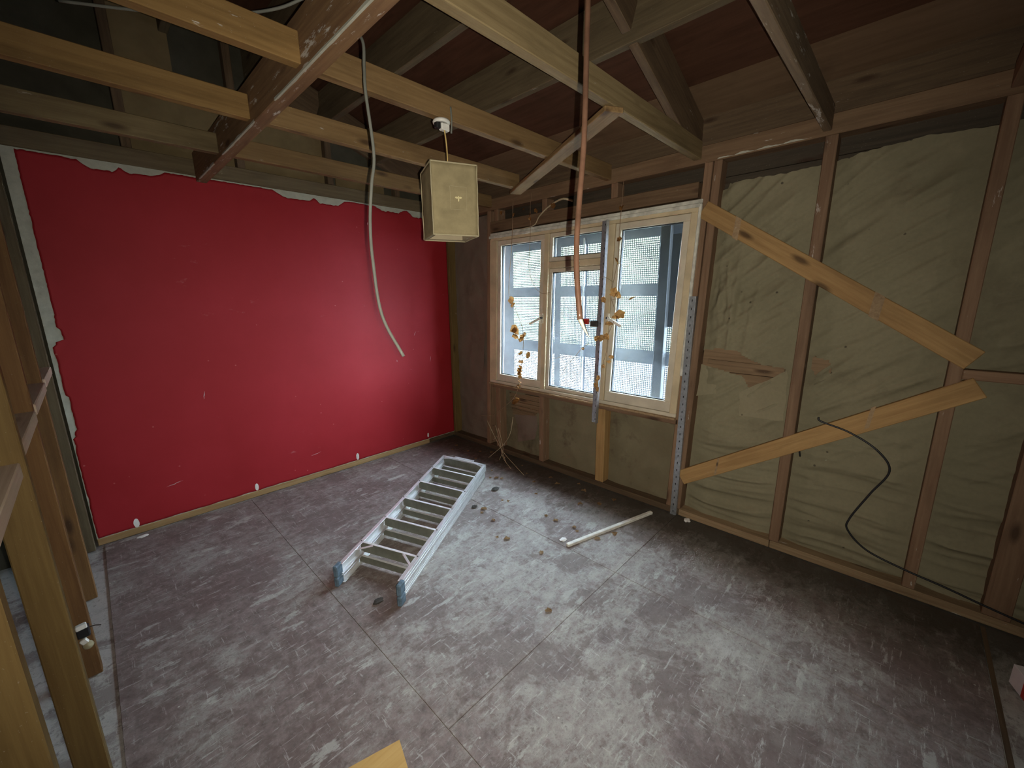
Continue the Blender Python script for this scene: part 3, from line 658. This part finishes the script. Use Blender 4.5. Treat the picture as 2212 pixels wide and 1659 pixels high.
# ================================================================== THINGS
# ---- aluminium step ladder lying folded on the floor
def ladder():
    root = empty('step_ladder', (-1.3, -1.25, 0.0))
    tag(root, 'folded aluminium step ladder lying flat on the floor', 'ladder')
    A0 = Vector((-1.972, -1.490, 0)); A1 = Vector((-0.628, -0.640, 0))     # left stile foot -> top
    B0 = Vector((-1.815, -1.868, 0)); B1 = Vector((-0.512, -1.085, 0))
    def pt(s, t, z):      # s along (0 foot,1 top), t across (0 left,1 right)
        p = (A0*(1-s)+A1*s)*(1-t)+(B0*(1-s)+B1*s)*t; return Vector((p.x, p.y, z))
    def stile(t, z0, z1, name, s1=1.0, off=0.0):
        th = 0.022; a = pt(0.012, t, 0); b = pt(s1, t, 0); d = (b-a).normalized(); nrm = Vector((-d.y, d.x, 0))
        sg = 1 if t < 0.5 else -1       # nrm points to the left of travel, i.e. outward on the left stile
        a = a - nrm*sg*off; b = b - nrm*sg*off
        h = z1-z0; zc = (z0+z1)/2
        st = bar(name, a+Vector((0, 0, zc))+nrm*sg*0.0, b+Vector((0, 0, zc)), 0.003, h, M_ALU, root, (0, 0, 1), 0.0005)
        for zz in (z0+0.0015, z1-0.0015):
            bar('flange', a+Vector((0, 0, zz))-nrm*sg*th/2, b+Vector((0, 0, zz))-nrm*sg*th/2, th, 0.003, M_ALU, st, (0, 0, 1), 0.0005)
        for zz in (zc-h*0.16, zc+h*0.16):
            bar('rib', a+Vector((0, 0, zz))+nrm*sg*0.002, b+Vector((0, 0, zz))+nrm*sg*0.002, 0.003, 0.005, M_ALU, st, (0, 0, 1), 0.0008)
        return st
    for t in (0, 1):
        stile(t, 0.062, 0.122, 'front_stile'); stile(t, 0.006, 0.052, 'rear_stile', 0.985, 0.004)
        for zc, h in ((0.092, 0.066), (0.028, 0.054)):
            a = pt(-0.012, t, zc); b = pt(0.022, t, zc)
            bar('rubber_foot', a, b, 0.026, h, M_FOOT, root, (0, 0, 1), 0.006)
    # treads: s positions from the rivets
    S = [0.142, 0.318, 0.487, 0.658, 0.825]
    for s in S:
        a = pt(s, 0.012, 0.090); b = pt(s, 0.988, 0.090)
        d = (b-a).normalized(); fw = Vector((-d.y, d.x, 0)) if True else None
        tr = bar('tread', a, b, 0.003, 0.060, M_ALUD, root, (0, 0, 1), 0.0005)
        along = (pt(1, .5, 0)-pt(0, .5, 0)).normalized()
        bar('tread_lip', a+Vector((0, 0, 0.030))+along*0.007, b+Vector((0, 0, 0.030))+along*0.007, 0.015, 0.003, M_LIP, tr, (0, 0, 1), 0.0005)
        bar('tread_lip', a+Vector((0, 0, -0.030))+along*0.007, b+Vector((0, 0, -0.030))+along*0.007, 0.015, 0.003, M_LIP, tr, (0, 0, 1), 0.0005)
        for e in (0.02, 0.98):
            p = pt(s+0.004, e, 0.1235); lathe('rivet', [(0.0, 0.003), (0.003, 0.0025), (0.0045, 0.0)], M_BLACK, tr, seg=8, mw=Matrix.Translation(p))
    for s in (0.125, 0.300, 0.470, 0.640, 0.808, 0.955):
        a = pt(s, 0.02, 0.030); b = pt(s, 0.98, 0.030); along = (pt(1, .5, 0)-pt(0, .5, 0)).normalized()
        rb = bar('rear_bar', a, b, 0.003, 0.040, M_ALUD, root, (0, 0, 1), 0.0005)
        bar('bar_lip', a+Vector((0, 0, 0.020))+along*0.006, b+Vector((0, 0, 0.020))+along*0.006, 0.013, 0.003, M_LIP, rb, (0, 0, 1), 0.0005)
    # top cap and corner struts
    bar('top_cap', pt(0.992, 0.0, 0.112), pt(0.992, 1.0, 0.112), 0.022, 0.020, M_ALU, root, (0, 0, 1), 0.002)
    bar('top_handle', pt(1.006, 0.28, 0.122), pt(1.006, 0.72, 0.122), 0.020, 0.006, M_ALU, root, (0, 0, 1), 0.001)
    for (s0, t0, s1, t1) in ((0.955, 0.01, 0.988, 0.24), (0.955, 0.99, 0.988, 0.76)):
        bar('corner_strut', pt(s0, t0, 0.120), pt(s1, t1, 0.120), 0.014, 0.004, M_ALU, root, (0, 0, 1), 0.001)
    for (s0, t0, s1, t1) in ((0.092, 0.02, 0.140, 0.24), (0.092, 0.98, 0.140, 0.76)):
        bar('foot_strut', pt(s0, t0, 0.119), pt(s1, t1, 0.119), 0.014, 0.004, M_ALU, root, (0, 0, 1), 0.001)
    bar('lower_panel', pt(0.985, 0.04, 0.075), pt(0.985, 0.96, 0.075), 0.003, 0.07, M_ALUD, root, (0, 0, 1), 0.0005)
ladder()

# ---- pendant lamp
def lamp():
    cx, cy = -1.430, -1.905; cz1, cz0 = 2.105, 1.805
    root = empty('pendant_lamp', (cx, cy, 2.300)); tag(root, 'square khaki fabric pendant lampshade hanging from a joist', 'lamp')
    rose = lathe('ceiling_rose', [(0.0, 0.0), (0.036, 0.0), (0.040, -0.008), (0.037, -0.016), (0.026, -0.016), (0.024, -0.010), (0.0, -0.010)], M_WHITE, root, loc=(cx-0.01, cy+0.02, 2.312))
    box('terminal_block', (cx-0.02, cy+0.003, 2.270), (cx+0.025, cy+0.03, 2.300), M_WHITE, rose, 'x', 0.004)
    box('terminal_cover', (cx-0.045, cy+0.006, 2.272), (cx-0.022, cy+0.032, 2.300), M_BLACK, rose, 'x', 0.004)
    tube('supply_wire', [(cx+0.028, cy-0.003, 2.37), (cx+0.030, cy-0.004, 2.31), (cx+0.027, cy-0.002, 2.262)], 0.004, M_GREYC, root)
    tube('cord', [(cx-0.003, cy+0.01, 2.278), (cx+0.002, cy+0.004, 2.20), (cx, cy, 2.10)], 0.0032, M_CORD, root)
    lathe('lamp_holder', [(0.0, 0.005), (0.022, 0.003), (0.030, -0.004), (0.018, -0.010), (0.016, -0.06), (0.0, -0.06)], M_WHITE, root, loc=(cx-0.012, cy, cz1+0.006))
    th = R(-23); ux = Vector((math.cos(th), math.sin(th), 0)); uy = Vector((-math.sin(th), math.cos(th), 0))
    h = 0.104
    def P(a, b, z): q = ux*(a*h)+uy*(b*h); return (cx+q.x, cy+q.y, z+0.012*a*0.0)
    def pleat(z): return 0.0
    sh_ = None
    for k, ((a0, b0), (a1, b1)) in enumerate((((-1, -1), (1, -1)), ((1, -1), (1, 1)), ((1, 1), (-1, 1)), ((-1, 1), (-1, -1)))):
        v = []; f = []; n1, n2 = 12, 16
        nx, ny = ((0, -1), (1, 0), (0, 1), (-1, 0))[k]
        for j in range(n2+1):
            for i in range(n1+1):
                s = i/n1; z = cz0+(cz1-cz0)*j/n2
                wv = 0.0025*ns(z*22, k*3+s*0.5)*(1 if i in (0, n1) else 0.3) + 0.003*ns(s*2, z*6, k)
                a = a0+(a1-a0)*s; b = b0+(b1-b0)*s
                p = Vector(P(a, b, z)) + (ux*nx+uy*ny)*wv; v.append(tuple(p))
        for j in range(n2):
            for i in range(n1): q = j*(n1+1)+i; f.append((q, q+1, q+n1+2, q+n1+1))
        o = pydata('shade_panel', v, f, M_SHADE, root, True)
        m = o.modifiers.new('t', 'SOLIDIFY'); m.thickness = 0.002; m.offset = -1
    cs = [(-1, -1), (1, -1), (1, 1), (-1, 1)]
    for zz, nm in ((cz1, 'top_rim'), (cz0, 'bottom_rim')):
        for k in range(4):
            a = cs[k]; b = cs[(k+1) % 4]; bar(nm, P(*a, zz), P(*b, zz), 0.005, 0.006, M_SHADET, root, (0, 0, 1), 0.001)
    for a in cs:
        tube('corner_seam', [P(a[0], a[1], cz0+(cz1-cz0)*t/6) if t % 2 else tuple(Vector(P(a[0]*1.012, a[1]*1.012, cz0+(cz1-cz0)*t/6))) for t in range(7)], 0.0028, M_SHADET, root, 6, 3)
    # inward turned bottom hem
    v = []; f = []
    for s_, z_ in ((1.0, cz0), (0.80, cz0+0.004), (0.78, cz0+0.03)):
        for a in cs: v.append(P(a[0]*s_, a[1]*s_, z_))
    for r_ in range(2):
        for k in range(4): k2 = (k+1) % 4; f.append((r_*4+k, r_*4+k2, r_*4+4+k2, r_*4+4+k))
    pydata('bottom_hem', v, f, M_SHADEI, root)
    # bee emblem stitched on the front panel, with its faint square patch outline
    fz = 1.962; fx = 0.14
    def Q(a, z, d=0.0035): return Vector(P(a, -1, z)) - uy*d
    for (a0, z0, a1, z1) in ((fx-0.36, fz+0.048, fx+0.36, fz+0.048), (fx-0.36, fz-0.048, fx+0.36, fz-0.048), (fx-0.36, fz-0.048, fx-0.36, fz+0.048), (fx+0.36, fz-0.048, fx+0.36, fz+0.048)):
        bar('patch_stitch', Q(a0, z0, 0.0015), Q(a1, z1, 0.0015), 0.001, 0.001, M_SHADET, root, tuple(uy), 0)
    def petal(ang, l, wd, nm):
        n_ = 10; v = [tuple(Q(fx, fz))]; ca, sa = math.cos(ang), math.sin(ang)
        for k in range(n_+1):
            t = k/n_*2*math.pi; r_ = l*(0.5-0.5*math.cos(t)); wv = wd*math.sin(t)
            x = r_*ca-wv*sa; z = r_*sa+wv*ca; v.append(tuple(Q(fx+x/h, fz+z)))
        return pydata(nm, v, [(0, k, k+1) for k in range(1, n_+1)], M_GOLD, root)
    petal(R(8), 0.016, 0.0042, 'emblem_wing'); petal(R(172), 0.016, 0.0042, 'emblem_wing')
    petal(R(-90), 0.015, 0.0035, 'emblem_body'); petal(R(90), 0.009, 0.003, 'emblem_head')
lamp()

# ---- pipes and cables
cp = [(-1.83, -2.93, 2.45), (-1.864, -2.955, 2.134), (-1.881, -2.966, 2.039), (-1.916, -2.989, 1.85), (-1.942, -2.999, 1.727), (-1.960, -3.007, 1.642), (-1.972, -3.018, 1.567), (-1.982, -3.035, 1.481)]
cr = empty('copper_pipe', cp[-1]); tag(cr, 'bent copper pipe hanging down in front of the window', 'pipe')
tube('pipe', cp, 0.0060, M_COPPER, cr, 14, 8)
def split_end():
    v = []; f = []      # flattened, torn open end: two thin lips
    P0 = Vector((-1.982, -3.035, 1.484)); ax = Vector((0.13, -0.31, -0.94)).normalized(); sd = Vector((0.70, -0.72, 0)).normalized()
    for k in range(9):
        t = k/8; c = P0+ax*0.042*t+sd*0.006*t*t; wd = 0.0060*(1-t)**0.7+0.0006
        v += [tuple(c-sd*wd), tuple(c+ax.cross(sd)*0.0045*(1-t)), tuple(c+sd*wd), tuple(c-ax.cross(sd)*0.0035*(1-t))]
    for k in range(8):
        for q in range(4): a = 4*k+q; b = 4*k+(q+1) % 4; f.append((a, b, b+4, a+4))
    pydata('torn_end', v, f, M_SOLDER, cr, True)
split_end()
gc = [(-1.93, -1.99, 2.44), (-1.905, -2.075, 2.385), (-1.920, -2.105, 2.28), (-1.934, -2.128, 2.198), (-1.942, -2.166, 2.002), (-1.969, -2.184, 1.897), (-1.992, -2.198, 1.777), (-2.006, -2.221, 1.656), (-2.014, -2.268, 1.476), (-1.986, -2.339, 1.340)]
tag(tube('hanging_cable', gc, 0.0052, M_GREYC, None, 10, 8), 'grey electric cable dangling from the ceiling in front of the red wall', 'cable')
tag(tube('roof_cable', [(-2.60, -1.52, 2.432), (-2.392, -1.668, 2.428), (-2.214, -1.824, 2.432), (-2.113, -1.94, 2.44), (-2.023, -2.044, 2.476), (-1.90, -2.2, 2.49)], 0.0045, M_GREYC, None, 8, 8), 'thin grey cable lying across the joists beside the plaster-streaked beam', 'cable')
bc = [(-0.016, -3.250, 0.868), (-0.018, -3.266, 0.847), (-0.020, -3.388, 0.814), (-0.03, -3.506, 0.749), (-0.03, -3.566, 0.654), (-0.02, -3.511, 0.508), (-0.014, -3.448, 0.337), (-0.014, -3.451, 0.269), (-0.014, -3.537, 0.190), (-0.014, -3.684, 0.150), (-0.012, -3.835, 0.125), (-0.012, -3.958, 0.10), (-0.012, -4.1, 0.075)]
tag(tube('black_cable', bc, 0.0048, M_BLACK, None, 8, 8), 'black cable looping down the papered stud wall', 'cable')
tag(tube('short_black_cable', [(0.06, -3.185, 0.60), (0.05, -3.178, 0.66), (0.04, -3.20, 0.71), (0.045, -3.215, 0.745)], 0.0045, M_BLACK, None, 8, 6), 'short black cable stub poking out beneath the lower diagonal brace', 'cable')

# ---- slotted steel angles
def slotted(name, p0, p1, wa, wb_, label, flip=1, slots=True, mat=M_GALV):
    root = empty(name, p0); tag(root, label, 'steel angle')
    a = Vector(p0); b = Vector(p1); d = (b-a).normalized(); yv = Vector((0, 1, 0)); L = (b-a).length
    # web facing the room with real slots, and a return leg
    n_ = int(L/0.052); v = []; f = []; st = L/n_; sw = 0.006; slh = 0.014
    side = Vector((0, -1, 0))*flip
    def P(u_, s): q = a+d*s+side*u_; return tuple(q)
    us = [0, wa/2-sw/2, wa/2+sw/2, wa]
    for i in range(n_):
        s0 = i*st; ss = [s0, s0+(st-slh)/2, s0+(st+slh)/2, s0+st]; o = len(v)
        for s in ss:
            for u_ in us: v.append(P(u_, s))
        for j in range(3):
            for k in range(3):
                if j == 1 and k == 1: continue
                q = o+j*4+k; f.append((q, q+1, q+5, q+4))
    w_ = pydata('slotted_web', v, f, mat, root); m = w_.modifiers.new('t', 'SOLIDIFY'); m.thickness = 0.0025; m.offset = 0
    ex = Vector((-1, 0, 0)) if wb_ > 0 else Vector((1, 0, 0))
    q = side*(wa if flip > 0 else wa)
    bar('return_leg', a+q+ex*abs(wb_)/2, b+q+ex*abs(wb_)/2, 0.0025, abs(wb_), mat, root, tuple(ex), 0.0004)
    bar('slot_shade_strip', a+side*wa/2+Vector((0.0045, 0, 0)), b+side*wa/2+Vector((0.0045, 0, 0)), wa*0.7, 0.002, M_SLOT, root, (1, 0, 0), 0)  # black strip added as the shade seen through the slots
    return root
slotted('slotted_angle', (-0.045, -1.834, 0.553), (-0.045, -1.872, 2.045), 0.055, 0.036, 'galvanised slotted steel angle fixed upright across the window', 1)
slotted('slotted_angle', (-0.020, -2.492, 0.0), (-0.020, -2.510, 1.518), 0.040, -0.030, 'galvanised slotted steel angle standing on the floor beside the window', 1)
ck = empty('cable_clamp', (-0.07, -1.84, 1.34)); tag(ck, 'small red and dark clamp on the steel angle in front of the window', 'clamp')
box('red_lever', (-0.085, -1.800, 1.318), (-0.060, -1.752, 1.360), M_REDPL, ck, 'y', 0.004)
box('clamp_body', (-0.080, -1.872, 1.300), (-0.050, -1.812, 1.345), M_LUMP, ck, 'y', 0.006)
tube('clamp_rod', [(-0.07, -1.818, 1.330), (-0.072, -1.806, 1.338), (-0.072, -1.796, 1.338)], 0.004, M_BLACK, ck, 6, 3)

# ---- loose pieces on the floor
def batten():
    o = bar('wooden_batten', (-0.842, -2.192, 0.011), (-0.115, -2.398, 0.011), 0.026, 0.020, M_STICK, None, (0, 0, 1), 0.003)
    tag(o, 'off-white wooden batten lying on the floor below the window', 'batten')
batten()
ply = bar('plywood_offcut', (-2.30, -2.30-0.30, 0.007), (-2.17-0.063, -2.453+0.0+0.018-0.08, 0.007), 0.3, 0.012, W_PLY, None)
D.objects.remove(ply)
pe = Vector((-0.964, 0.268, 0)).normalized(); pn = Vector((-0.268, -0.964, 0)).normalized(); pc = Vector((-2.170, -2.446, 0))
v = []; 
for zz in (0.002, 0.014):
    for (a, b) in ((0, 0), (0.5, 0), (0.5, 0.35), (0, 0.35)): q = pc+pe*a+pn*b; v.append((q.x, q.y, zz))
tag(pydata('plywood_offcut', v, [(3, 2, 1, 0), (4, 5, 6, 7), (0, 1, 5, 4), (1, 2, 6, 5), (2, 3, 7, 6), (3, 0, 4, 7)], W_PLY), 'yellow plywood offcut at the near edge of the floor', 'plywood')
def rubble(name, loc, r_, label, mat=M_LUMP, cat='rubble', sx=1.4, sz=0.5):
    bm = bmesh.new(); bmesh.ops.create_icosphere(bm, subdivisions=2, radius=1.0)
    for vv in bm.verts:
        d = 1+0.45*noise.noise(vv.co*1.7+Vector((loc[0], loc[1], 0))*9); vv.co = Vector((vv.co.x*r_*sx*d, vv.co.y*r_*d, max(-0.5, vv.co.z)*r_*sz*d))
    z0 = min(v.co.z for v in bm.verts)
    me = D.meshes.new(name); bm.to_mesh(me); bm.free()
    tag(link(name, me, mat, None, Matrix.Translation((loc[0], loc[1], -z0+0.0005))), label, cat)
rubble('rubble_lump', (-0.615, -1.309), 0.026, 'dark rubble lump on the floor right of the ladder top')
rubble('rubble_lump', (-0.915, -1.398), 0.018, 'dark rubble lump hugging the middle of the right ladder rail')
rubble('rubble_lump', (-1.885, -1.765), 0.020, 'dark rubble lump between the ladder feet')
rubble('rubble_lump', (-1.43, -1.115), 0.020, 'dark lump on the floor touching the left ladder rail')
rubble('plaster_crumb', (-2.663, -0.072), 0.018, 'white plaster crumb on the floor at the left end of the red wall', M_FILL, 'plaster', 1.6, 0.4)
rubble('plaster_crumb', (-0.80, -2.13), 0.020, 'white plaster crumb by the near end of the batten', M_FILL, 'plaster', 1.3, 0.3)
rubble('plaster_crumb', (-0.04, -2.62), 0.022, 'white plaster crumb at the foot of the standing steel angle', M_FILL, 'plaster', 1.3, 0.4)
# broken socket on the left studs
so = empty('broken_socket', (-2.90, -1.292, 0.2)); tag(so, 'broken black and white electrical socket hanging on a left stud', 'socket')
box('back_box', (-2.925, -1.318, 0.205), (-2.888, -1.286, 0.250), M_BLACK, so, 'z', 0.004)
bar('cracked_plate', (-2.925, -1.315, 0.256), (-2.892, -1.312, 0.258), 0.03, 0.018, M_WHITE, so, (0.1, 0.2, 1), 0.003)
bar('switch_piece', (-2.915, -1.310, 0.198), (-2.905, -1.312, 0.178), 0.022, 0.016, M_WHITE, so, (0, 1, 0), 0.003)
lathe('plug_end', [(0, 0), (0.014, 0.001), (0.017, 0.008), (0.014, 0.016), (0, 0.018)], M_SHADET, so, seg=14, mw=Matrix.Translation((-2.902, -1.306, 0.165)) @ Matrix.Rotation(R(70), 4, 'X'))
tube('wire_tail', [(-2.890, -1.305, 0.238), (-2.872, -1.312, 0.240), (-2.855, -1.314, 0.232)], 0.0022, M_LUMP, so, 6, 4)
# carton at the right edge
ca = empty('small_carton', (-0.42, -4.08, 0)); tag(ca, 'small white, red and black carton at the right edge of the floor', 'carton')
M_4 = Matrix.Translation((-0.405, -4.125, 0)) @ Matrix.Rotation(R(18), 4, 'Z')
def cbox(nm, a, b, m):
    me = boxmesh(nm, b[0]-a[0], b[1]-a[1], b[2]-a[2], 0.001)
    link(nm, me, m, ca, M_4 @ Matrix.Translation([(a[i]+b[i])/2 for i in range(3)]))
cbox('carton_body', (-0.07, -0.09, 0.0), (0.07, 0.09, 0.085), M_CARD)
cbox('red_panel', (-0.068, 0.0895, 0.002), (0.0, 0.0915, 0.070), M_REDPL)
cbox('black_print', (-0.0715, -0.05, 0.015), (-0.0695, 0.05, 0.065), M_BLACK)
cbox('black_print', (-0.05, 0.01, 0.0845), (0.03, 0.05, 0.0865), M_BLACK)
cbox('red_panel', (-0.0715, 0.055, 0.002), (-0.0695, 0.089, 0.070), M_REDPL)

# ---- dry vines and leaves
def leafmesh(seed, size=0.03):
    rs = random.Random(seed); v = [(0, 0, 0)]; n_ = 14
    for k in range(n_):
        a = 2*math.pi*k/n_; lob = 0.72+0.28*abs(math.cos(2.5*a+0.2))+rs.uniform(-.08, .08)
        x = size*lob*math.cos(a); y = size*0.8*lob*math.sin(a); v.append((x, y, 0))
    c1, c2 = rs.uniform(8, 22)*0.03/size, rs.uniform(-14, 14)*0.03/size
    v = [(x, y, c1*y*y*1.0+c2*x*x*0.8+rs.uniform(-1, 1)*0.08*size) for (x, y, z) in v]
    me = D.meshes.new('leaf'); me.from_pydata(v, [], [(0, 1+k, 1+(k+1) % n_) for k in range(n_)]); me.update(); return me
LM = [leafmesh(s) for s in range(8)]
for m in LM: m.materials.append(M_LEAF)
LF = [leafmesh(s+20) for s in range(6)]
for m in LF: m.materials.append(M_LEAFG)
rl = random.Random(3)
def vine(name, pts, label, leaves, rad=0.0022, tw=(), mat=M_VINE):
    root = empty(name, pts[-1]); tag(root, label, 'vine')
    tube('stem', pts, rad, mat, root, 6, 6)
    for q in tw: tube('twig', q, 0.0014, mat, root, 5, 5)
    for (y, z, s) in leaves:
        best = min(catmull(pts, 6), key=lambda p: (p.y-y)**2+(p.z-z)**2)
        mw = Matrix.Translation((best.x-0.012+rl.uniform(-.01, .01), y, z)) @ Matrix.Rotation(R(-90+rl.uniform(-45, 45)), 4, 'Y') @ Matrix.Rotation(rl.uniform(-3, 3), 4, 'Z') @ Matrix.Rotation(rl.uniform(-.7, .7), 4, 'X') @ Matrix.Scale(s, 4)
        link('leaf', rl.choice(LM), None, root, mw)
X = -0.10
vine('dry_vine', [(X, -1.05, 2.30), (X, -1.040, 2.135), (X, -1.026, 1.915), (X-.01, -1.005, 1.70), (X, -0.991, 1.532), (X, -1.05, 1.45), (X, -1.089, 1.375), (X, -1.152, 1.24), (X, -1.152, 1.098), (X, -1.135, 0.98), (X, -1.115, 0.85), (X, -1.085, 0.72), (X-.01, -1.034, 0.622), (X-.03, -0.90, 0.50), (X-.05, -0.78, 0.42), (X-.05, -0.616, 0.387)],
     'dry vine with orange leaves trailing down the left window light',
     [(-1.035, 1.50, 1.3), (-1.045, 1.46, 1.0), (-1.06, 1.255, 1.7), (-1.085, 1.235, 1.6), (-1.075, 1.19, 1.4), (-1.15, 1.19, 1.0), (-1.135, 1.165, 1.0), (-1.175, 1.21, 0.9), (-1.14, 1.045, 0.8), (-1.225, 1.035, 1.1), (-1.135, 0.965, 1.1), (-1.125, 0.92, 1.0), (-1.12, 0.895, 1.3), (-1.128, 0.865, 1.0), (-1.12, 0.835, 0.8), (-1.115, 0.79, 0.8), (-1.10, 0.745, 0.9), (-1.115, 0.735, 0.8), (-1.09, 0.63, 1.0), (-1.075, 0.60, 1.2), (-1.06, 2.19, 0.6)],
     0.0022, [[(X, -0.991, 1.532), (X, -1.03, 1.50), (X, -1.06, 1.49)], [(X, -1.13, 1.33), (X, -1.17, 1.30), (X, -1.22, 1.31)]])
vine('dry_vine', [(X, -2.055, 2.26), (X, -2.05, 2.13), (X, -2.044, 2.010), (X, -2.04, 1.90), (X, -2.038, 1.771), (X, -2.01, 1.62), (X, -1.996, 1.523), (X, -2.025, 1.44), (X, -2.03, 1.363), (X, -1.985, 1.25), (X, -1.975, 1.127), (X, -1.945, 1.02), (X, -1.933, 0.915), (X, -1.91, 0.768)],
     'dry vine with orange leaves climbing along the window steel angle',
     [(-2.055, 2.10, 0.8), (-2.045, 1.90, 0.7), (-2.05, 1.76, 0.9), (-2.03, 1.55, 1.2), (-2.06, 1.53, 0.9), (-1.94, 1.50, 0.9), (-2.085, 1.40, 1.5), (-2.05, 1.385, 1.0), (-2.00, 1.34, 1.1), (-1.98, 1.24, 1.0), (-1.94, 1.225, 1.1), (-1.90, 1.22, 0.9), (-2.02, 1.10, 0.9), (-2.00, 1.06, 0.7), (-1.96, 1.02, 0.6), (-1.925, 0.93, 0.8), (-1.92, 0.90, 1.0), (-1.90, 0.87, 0.9), (-1.915, 0.84, 0.8), (-2.16, 1.505, 1.1)],
     0.0020, [[(X, -2.01, 1.62), (X, -1.92, 1.66), (X, -1.86, 1.60)], [(X, -2.0, 1.50), (X, -2.08, 1.51), (X, -2.15, 1.505)], [(X, -2.035, 1.75), (X, -2.10, 1.72), (X, -2.13, 1.73)]])
vine('dry_vine', [(X-.02, -1.27, 2.32), (X-.02, -1.255, 2.20), (X, -1.24, 2.05), (X, -1.225, 1.85), (X, -1.23, 1.72), (X, -1.29, 1.60), (X, -1.37, 1.55), (X, -1.45, 1.56)],
     'bare wiry vine curling from the head of the window over the mullion', [(-1.25, 2.13, 0.7), (-1.26, 2.17, 0.8), (-1.33, 2.18, 0.7)], 0.0016)
vine('dry_vine', [(-0.11, -1.83, 1.18), (-0.11, -1.76, 1.13), (-0.11, -1.70, 1.06), (-0.11, -1.62, 0.98), (-0.11, -1.58, 0.90)],
     'small bare twig hanging in front of the lower middle pane', [(-1.79, 1.14, 0.6)], 0.0018, [[(-0.11, -1.70, 1.06), (-0.11, -1.60, 1.06), (-0.11, -1.50, 1.03)]])
# thick pale stem along the wall head
vine('vine_stem', [(-0.03, -1.60, 2.225), (-0.06, -1.52, 2.245), (-0.05, -1.38, 2.21), (-0.04, -1.28, 2.155), (-0.03, -1.22, 2.10), (-0.04, -1.10, 2.085), (-0.04, -0.98, 2.09)],
     'thick pale dead vine stem crossing the timber above the window', [(-1.44, 2.21, 0.9), (-1.13, 2.23, 0.6), (-0.86, 2.24, 0.6)], lambda t: 0.007*(1-t)+0.0018, [], M_TWIG)
def thicket():
    root = empty('twig_bundle', (-0.15, -0.95, 0)); tag(root, 'bundle of pale dry twigs leaning on the wall below the window', 'twigs')
    for q in ([(0.02, -0.62, 0.24), (-0.04, -0.72, 0.27), (-0.10, -0.84, 0.16), (-0.16, -0.94, 0.04), (-0.24, -1.12, 0.004)],
              [(-0.06, -0.70, 0.12), (-0.10, -0.80, 0.20), (-0.13, -0.88, 0.12), (-0.20, -1.02, 0.02)],
              [(-0.10, -1.02, 0.44), (-0.10, -0.98, 0.27), (-0.12, -0.90, 0.14), (-0.20, -0.78, 0.003)],
              [(-0.04, -0.60, 0.30), (-0.06, -0.74, 0.15), (-0.12, -0.92, 0.06), (-0.26, -1.30, 0.003)],
              [(-0.08, -0.80, 0.28), (-0.10, -0.86, 0.18), (-0.14, -0.92, 0.10), (-0.17, -0.90, 0.004)]):
        tube('twig', q, lambda t: 0.0045*(1-0.5*t), M_TWIG, root, 6, 5)
thicket()
spots = [(-0.49, -1.12), (-0.44, -1.21), (-0.46, -1.16), (-0.70, -1.475), (-0.68, -1.52), (-0.887, -1.469), (-0.93, -1.50), (-0.949, -1.634), (-0.65, -1.868), (-0.653, -1.954), (-0.637, -2.10), (-0.66, -2.14), (-1.041, -1.861), (-1.07, -1.80), (-1.00, -2.117), (-0.644, -2.285), (-0.52, -2.335), (-1.334, -2.441), (-0.225, -0.495), (-0.10, -0.893), (-0.15, -0.60), (-0.30, -0.70), (-0.22, -1.30), (-0.14, -1.50), (-0.20, -1.62), (-0.16, -1.85), (-0.30, -1.45), (-0.45, -1.60), (-0.35, -1.95), (-0.25, -2.05), (-0.12, -2.10), (-0.38, -1.02), (-0.12, -1.15), (-0.08, -0.70), (-0.30, -0.35), (-0.20, -0.28), (-0.08, -1.75), (-0.50, -0.45)]
NEAR = {14: 'lone curled leaf on bare floor left of the batten end', 17: 'lone small brown leaf on the open floor in the foreground', 12: 'pale curled leaf on the floor beside the ladder rail', 7: 'brown leaf by the right ladder rail, nearest the camera of its row',
        15: 'brown leaf touching the near side of the batten', 10: 'reddish brown leaf just beyond the middle of the batten'}
def zone(x, y):
    if x > -0.32 and y > -1.0: return ('dry leaf in the litter at the foot of the corner beside the twigs', 'leaf litter in the corner')
    if x > -0.32: return ('dry leaf in the litter along the foot of the window wall', 'leaf litter along the window wall')
    if y > -1.3: return ('dry leaf on the floor just past the ladder top', 'leaves past the ladder top')
    if y > -1.75: return ('dry brown leaf scattered right of the ladder', 'leaves right of the ladder')
    return ('dry brown leaf on the floor around the batten', 'leaves around the batten')
for i, (x, y) in enumerate(spots):
    s = rl.uniform(0.45, 0.9)
    me = LF[i % len(LF)]; zmin = min(v.co.z for v in me.vertices)*s
    o = link('dead_leaf', me, None, None, Matrix.Translation((x, y, 0.002-zmin)) @ Matrix.Rotation(rl.uniform(0, 6.28), 4, 'Z') @ Matrix.Scale(s, 4))
    lab, grp = zone(x, y)
    tag(o, NEAR.get(i, lab), 'leaf', None if i in NEAR else grp)
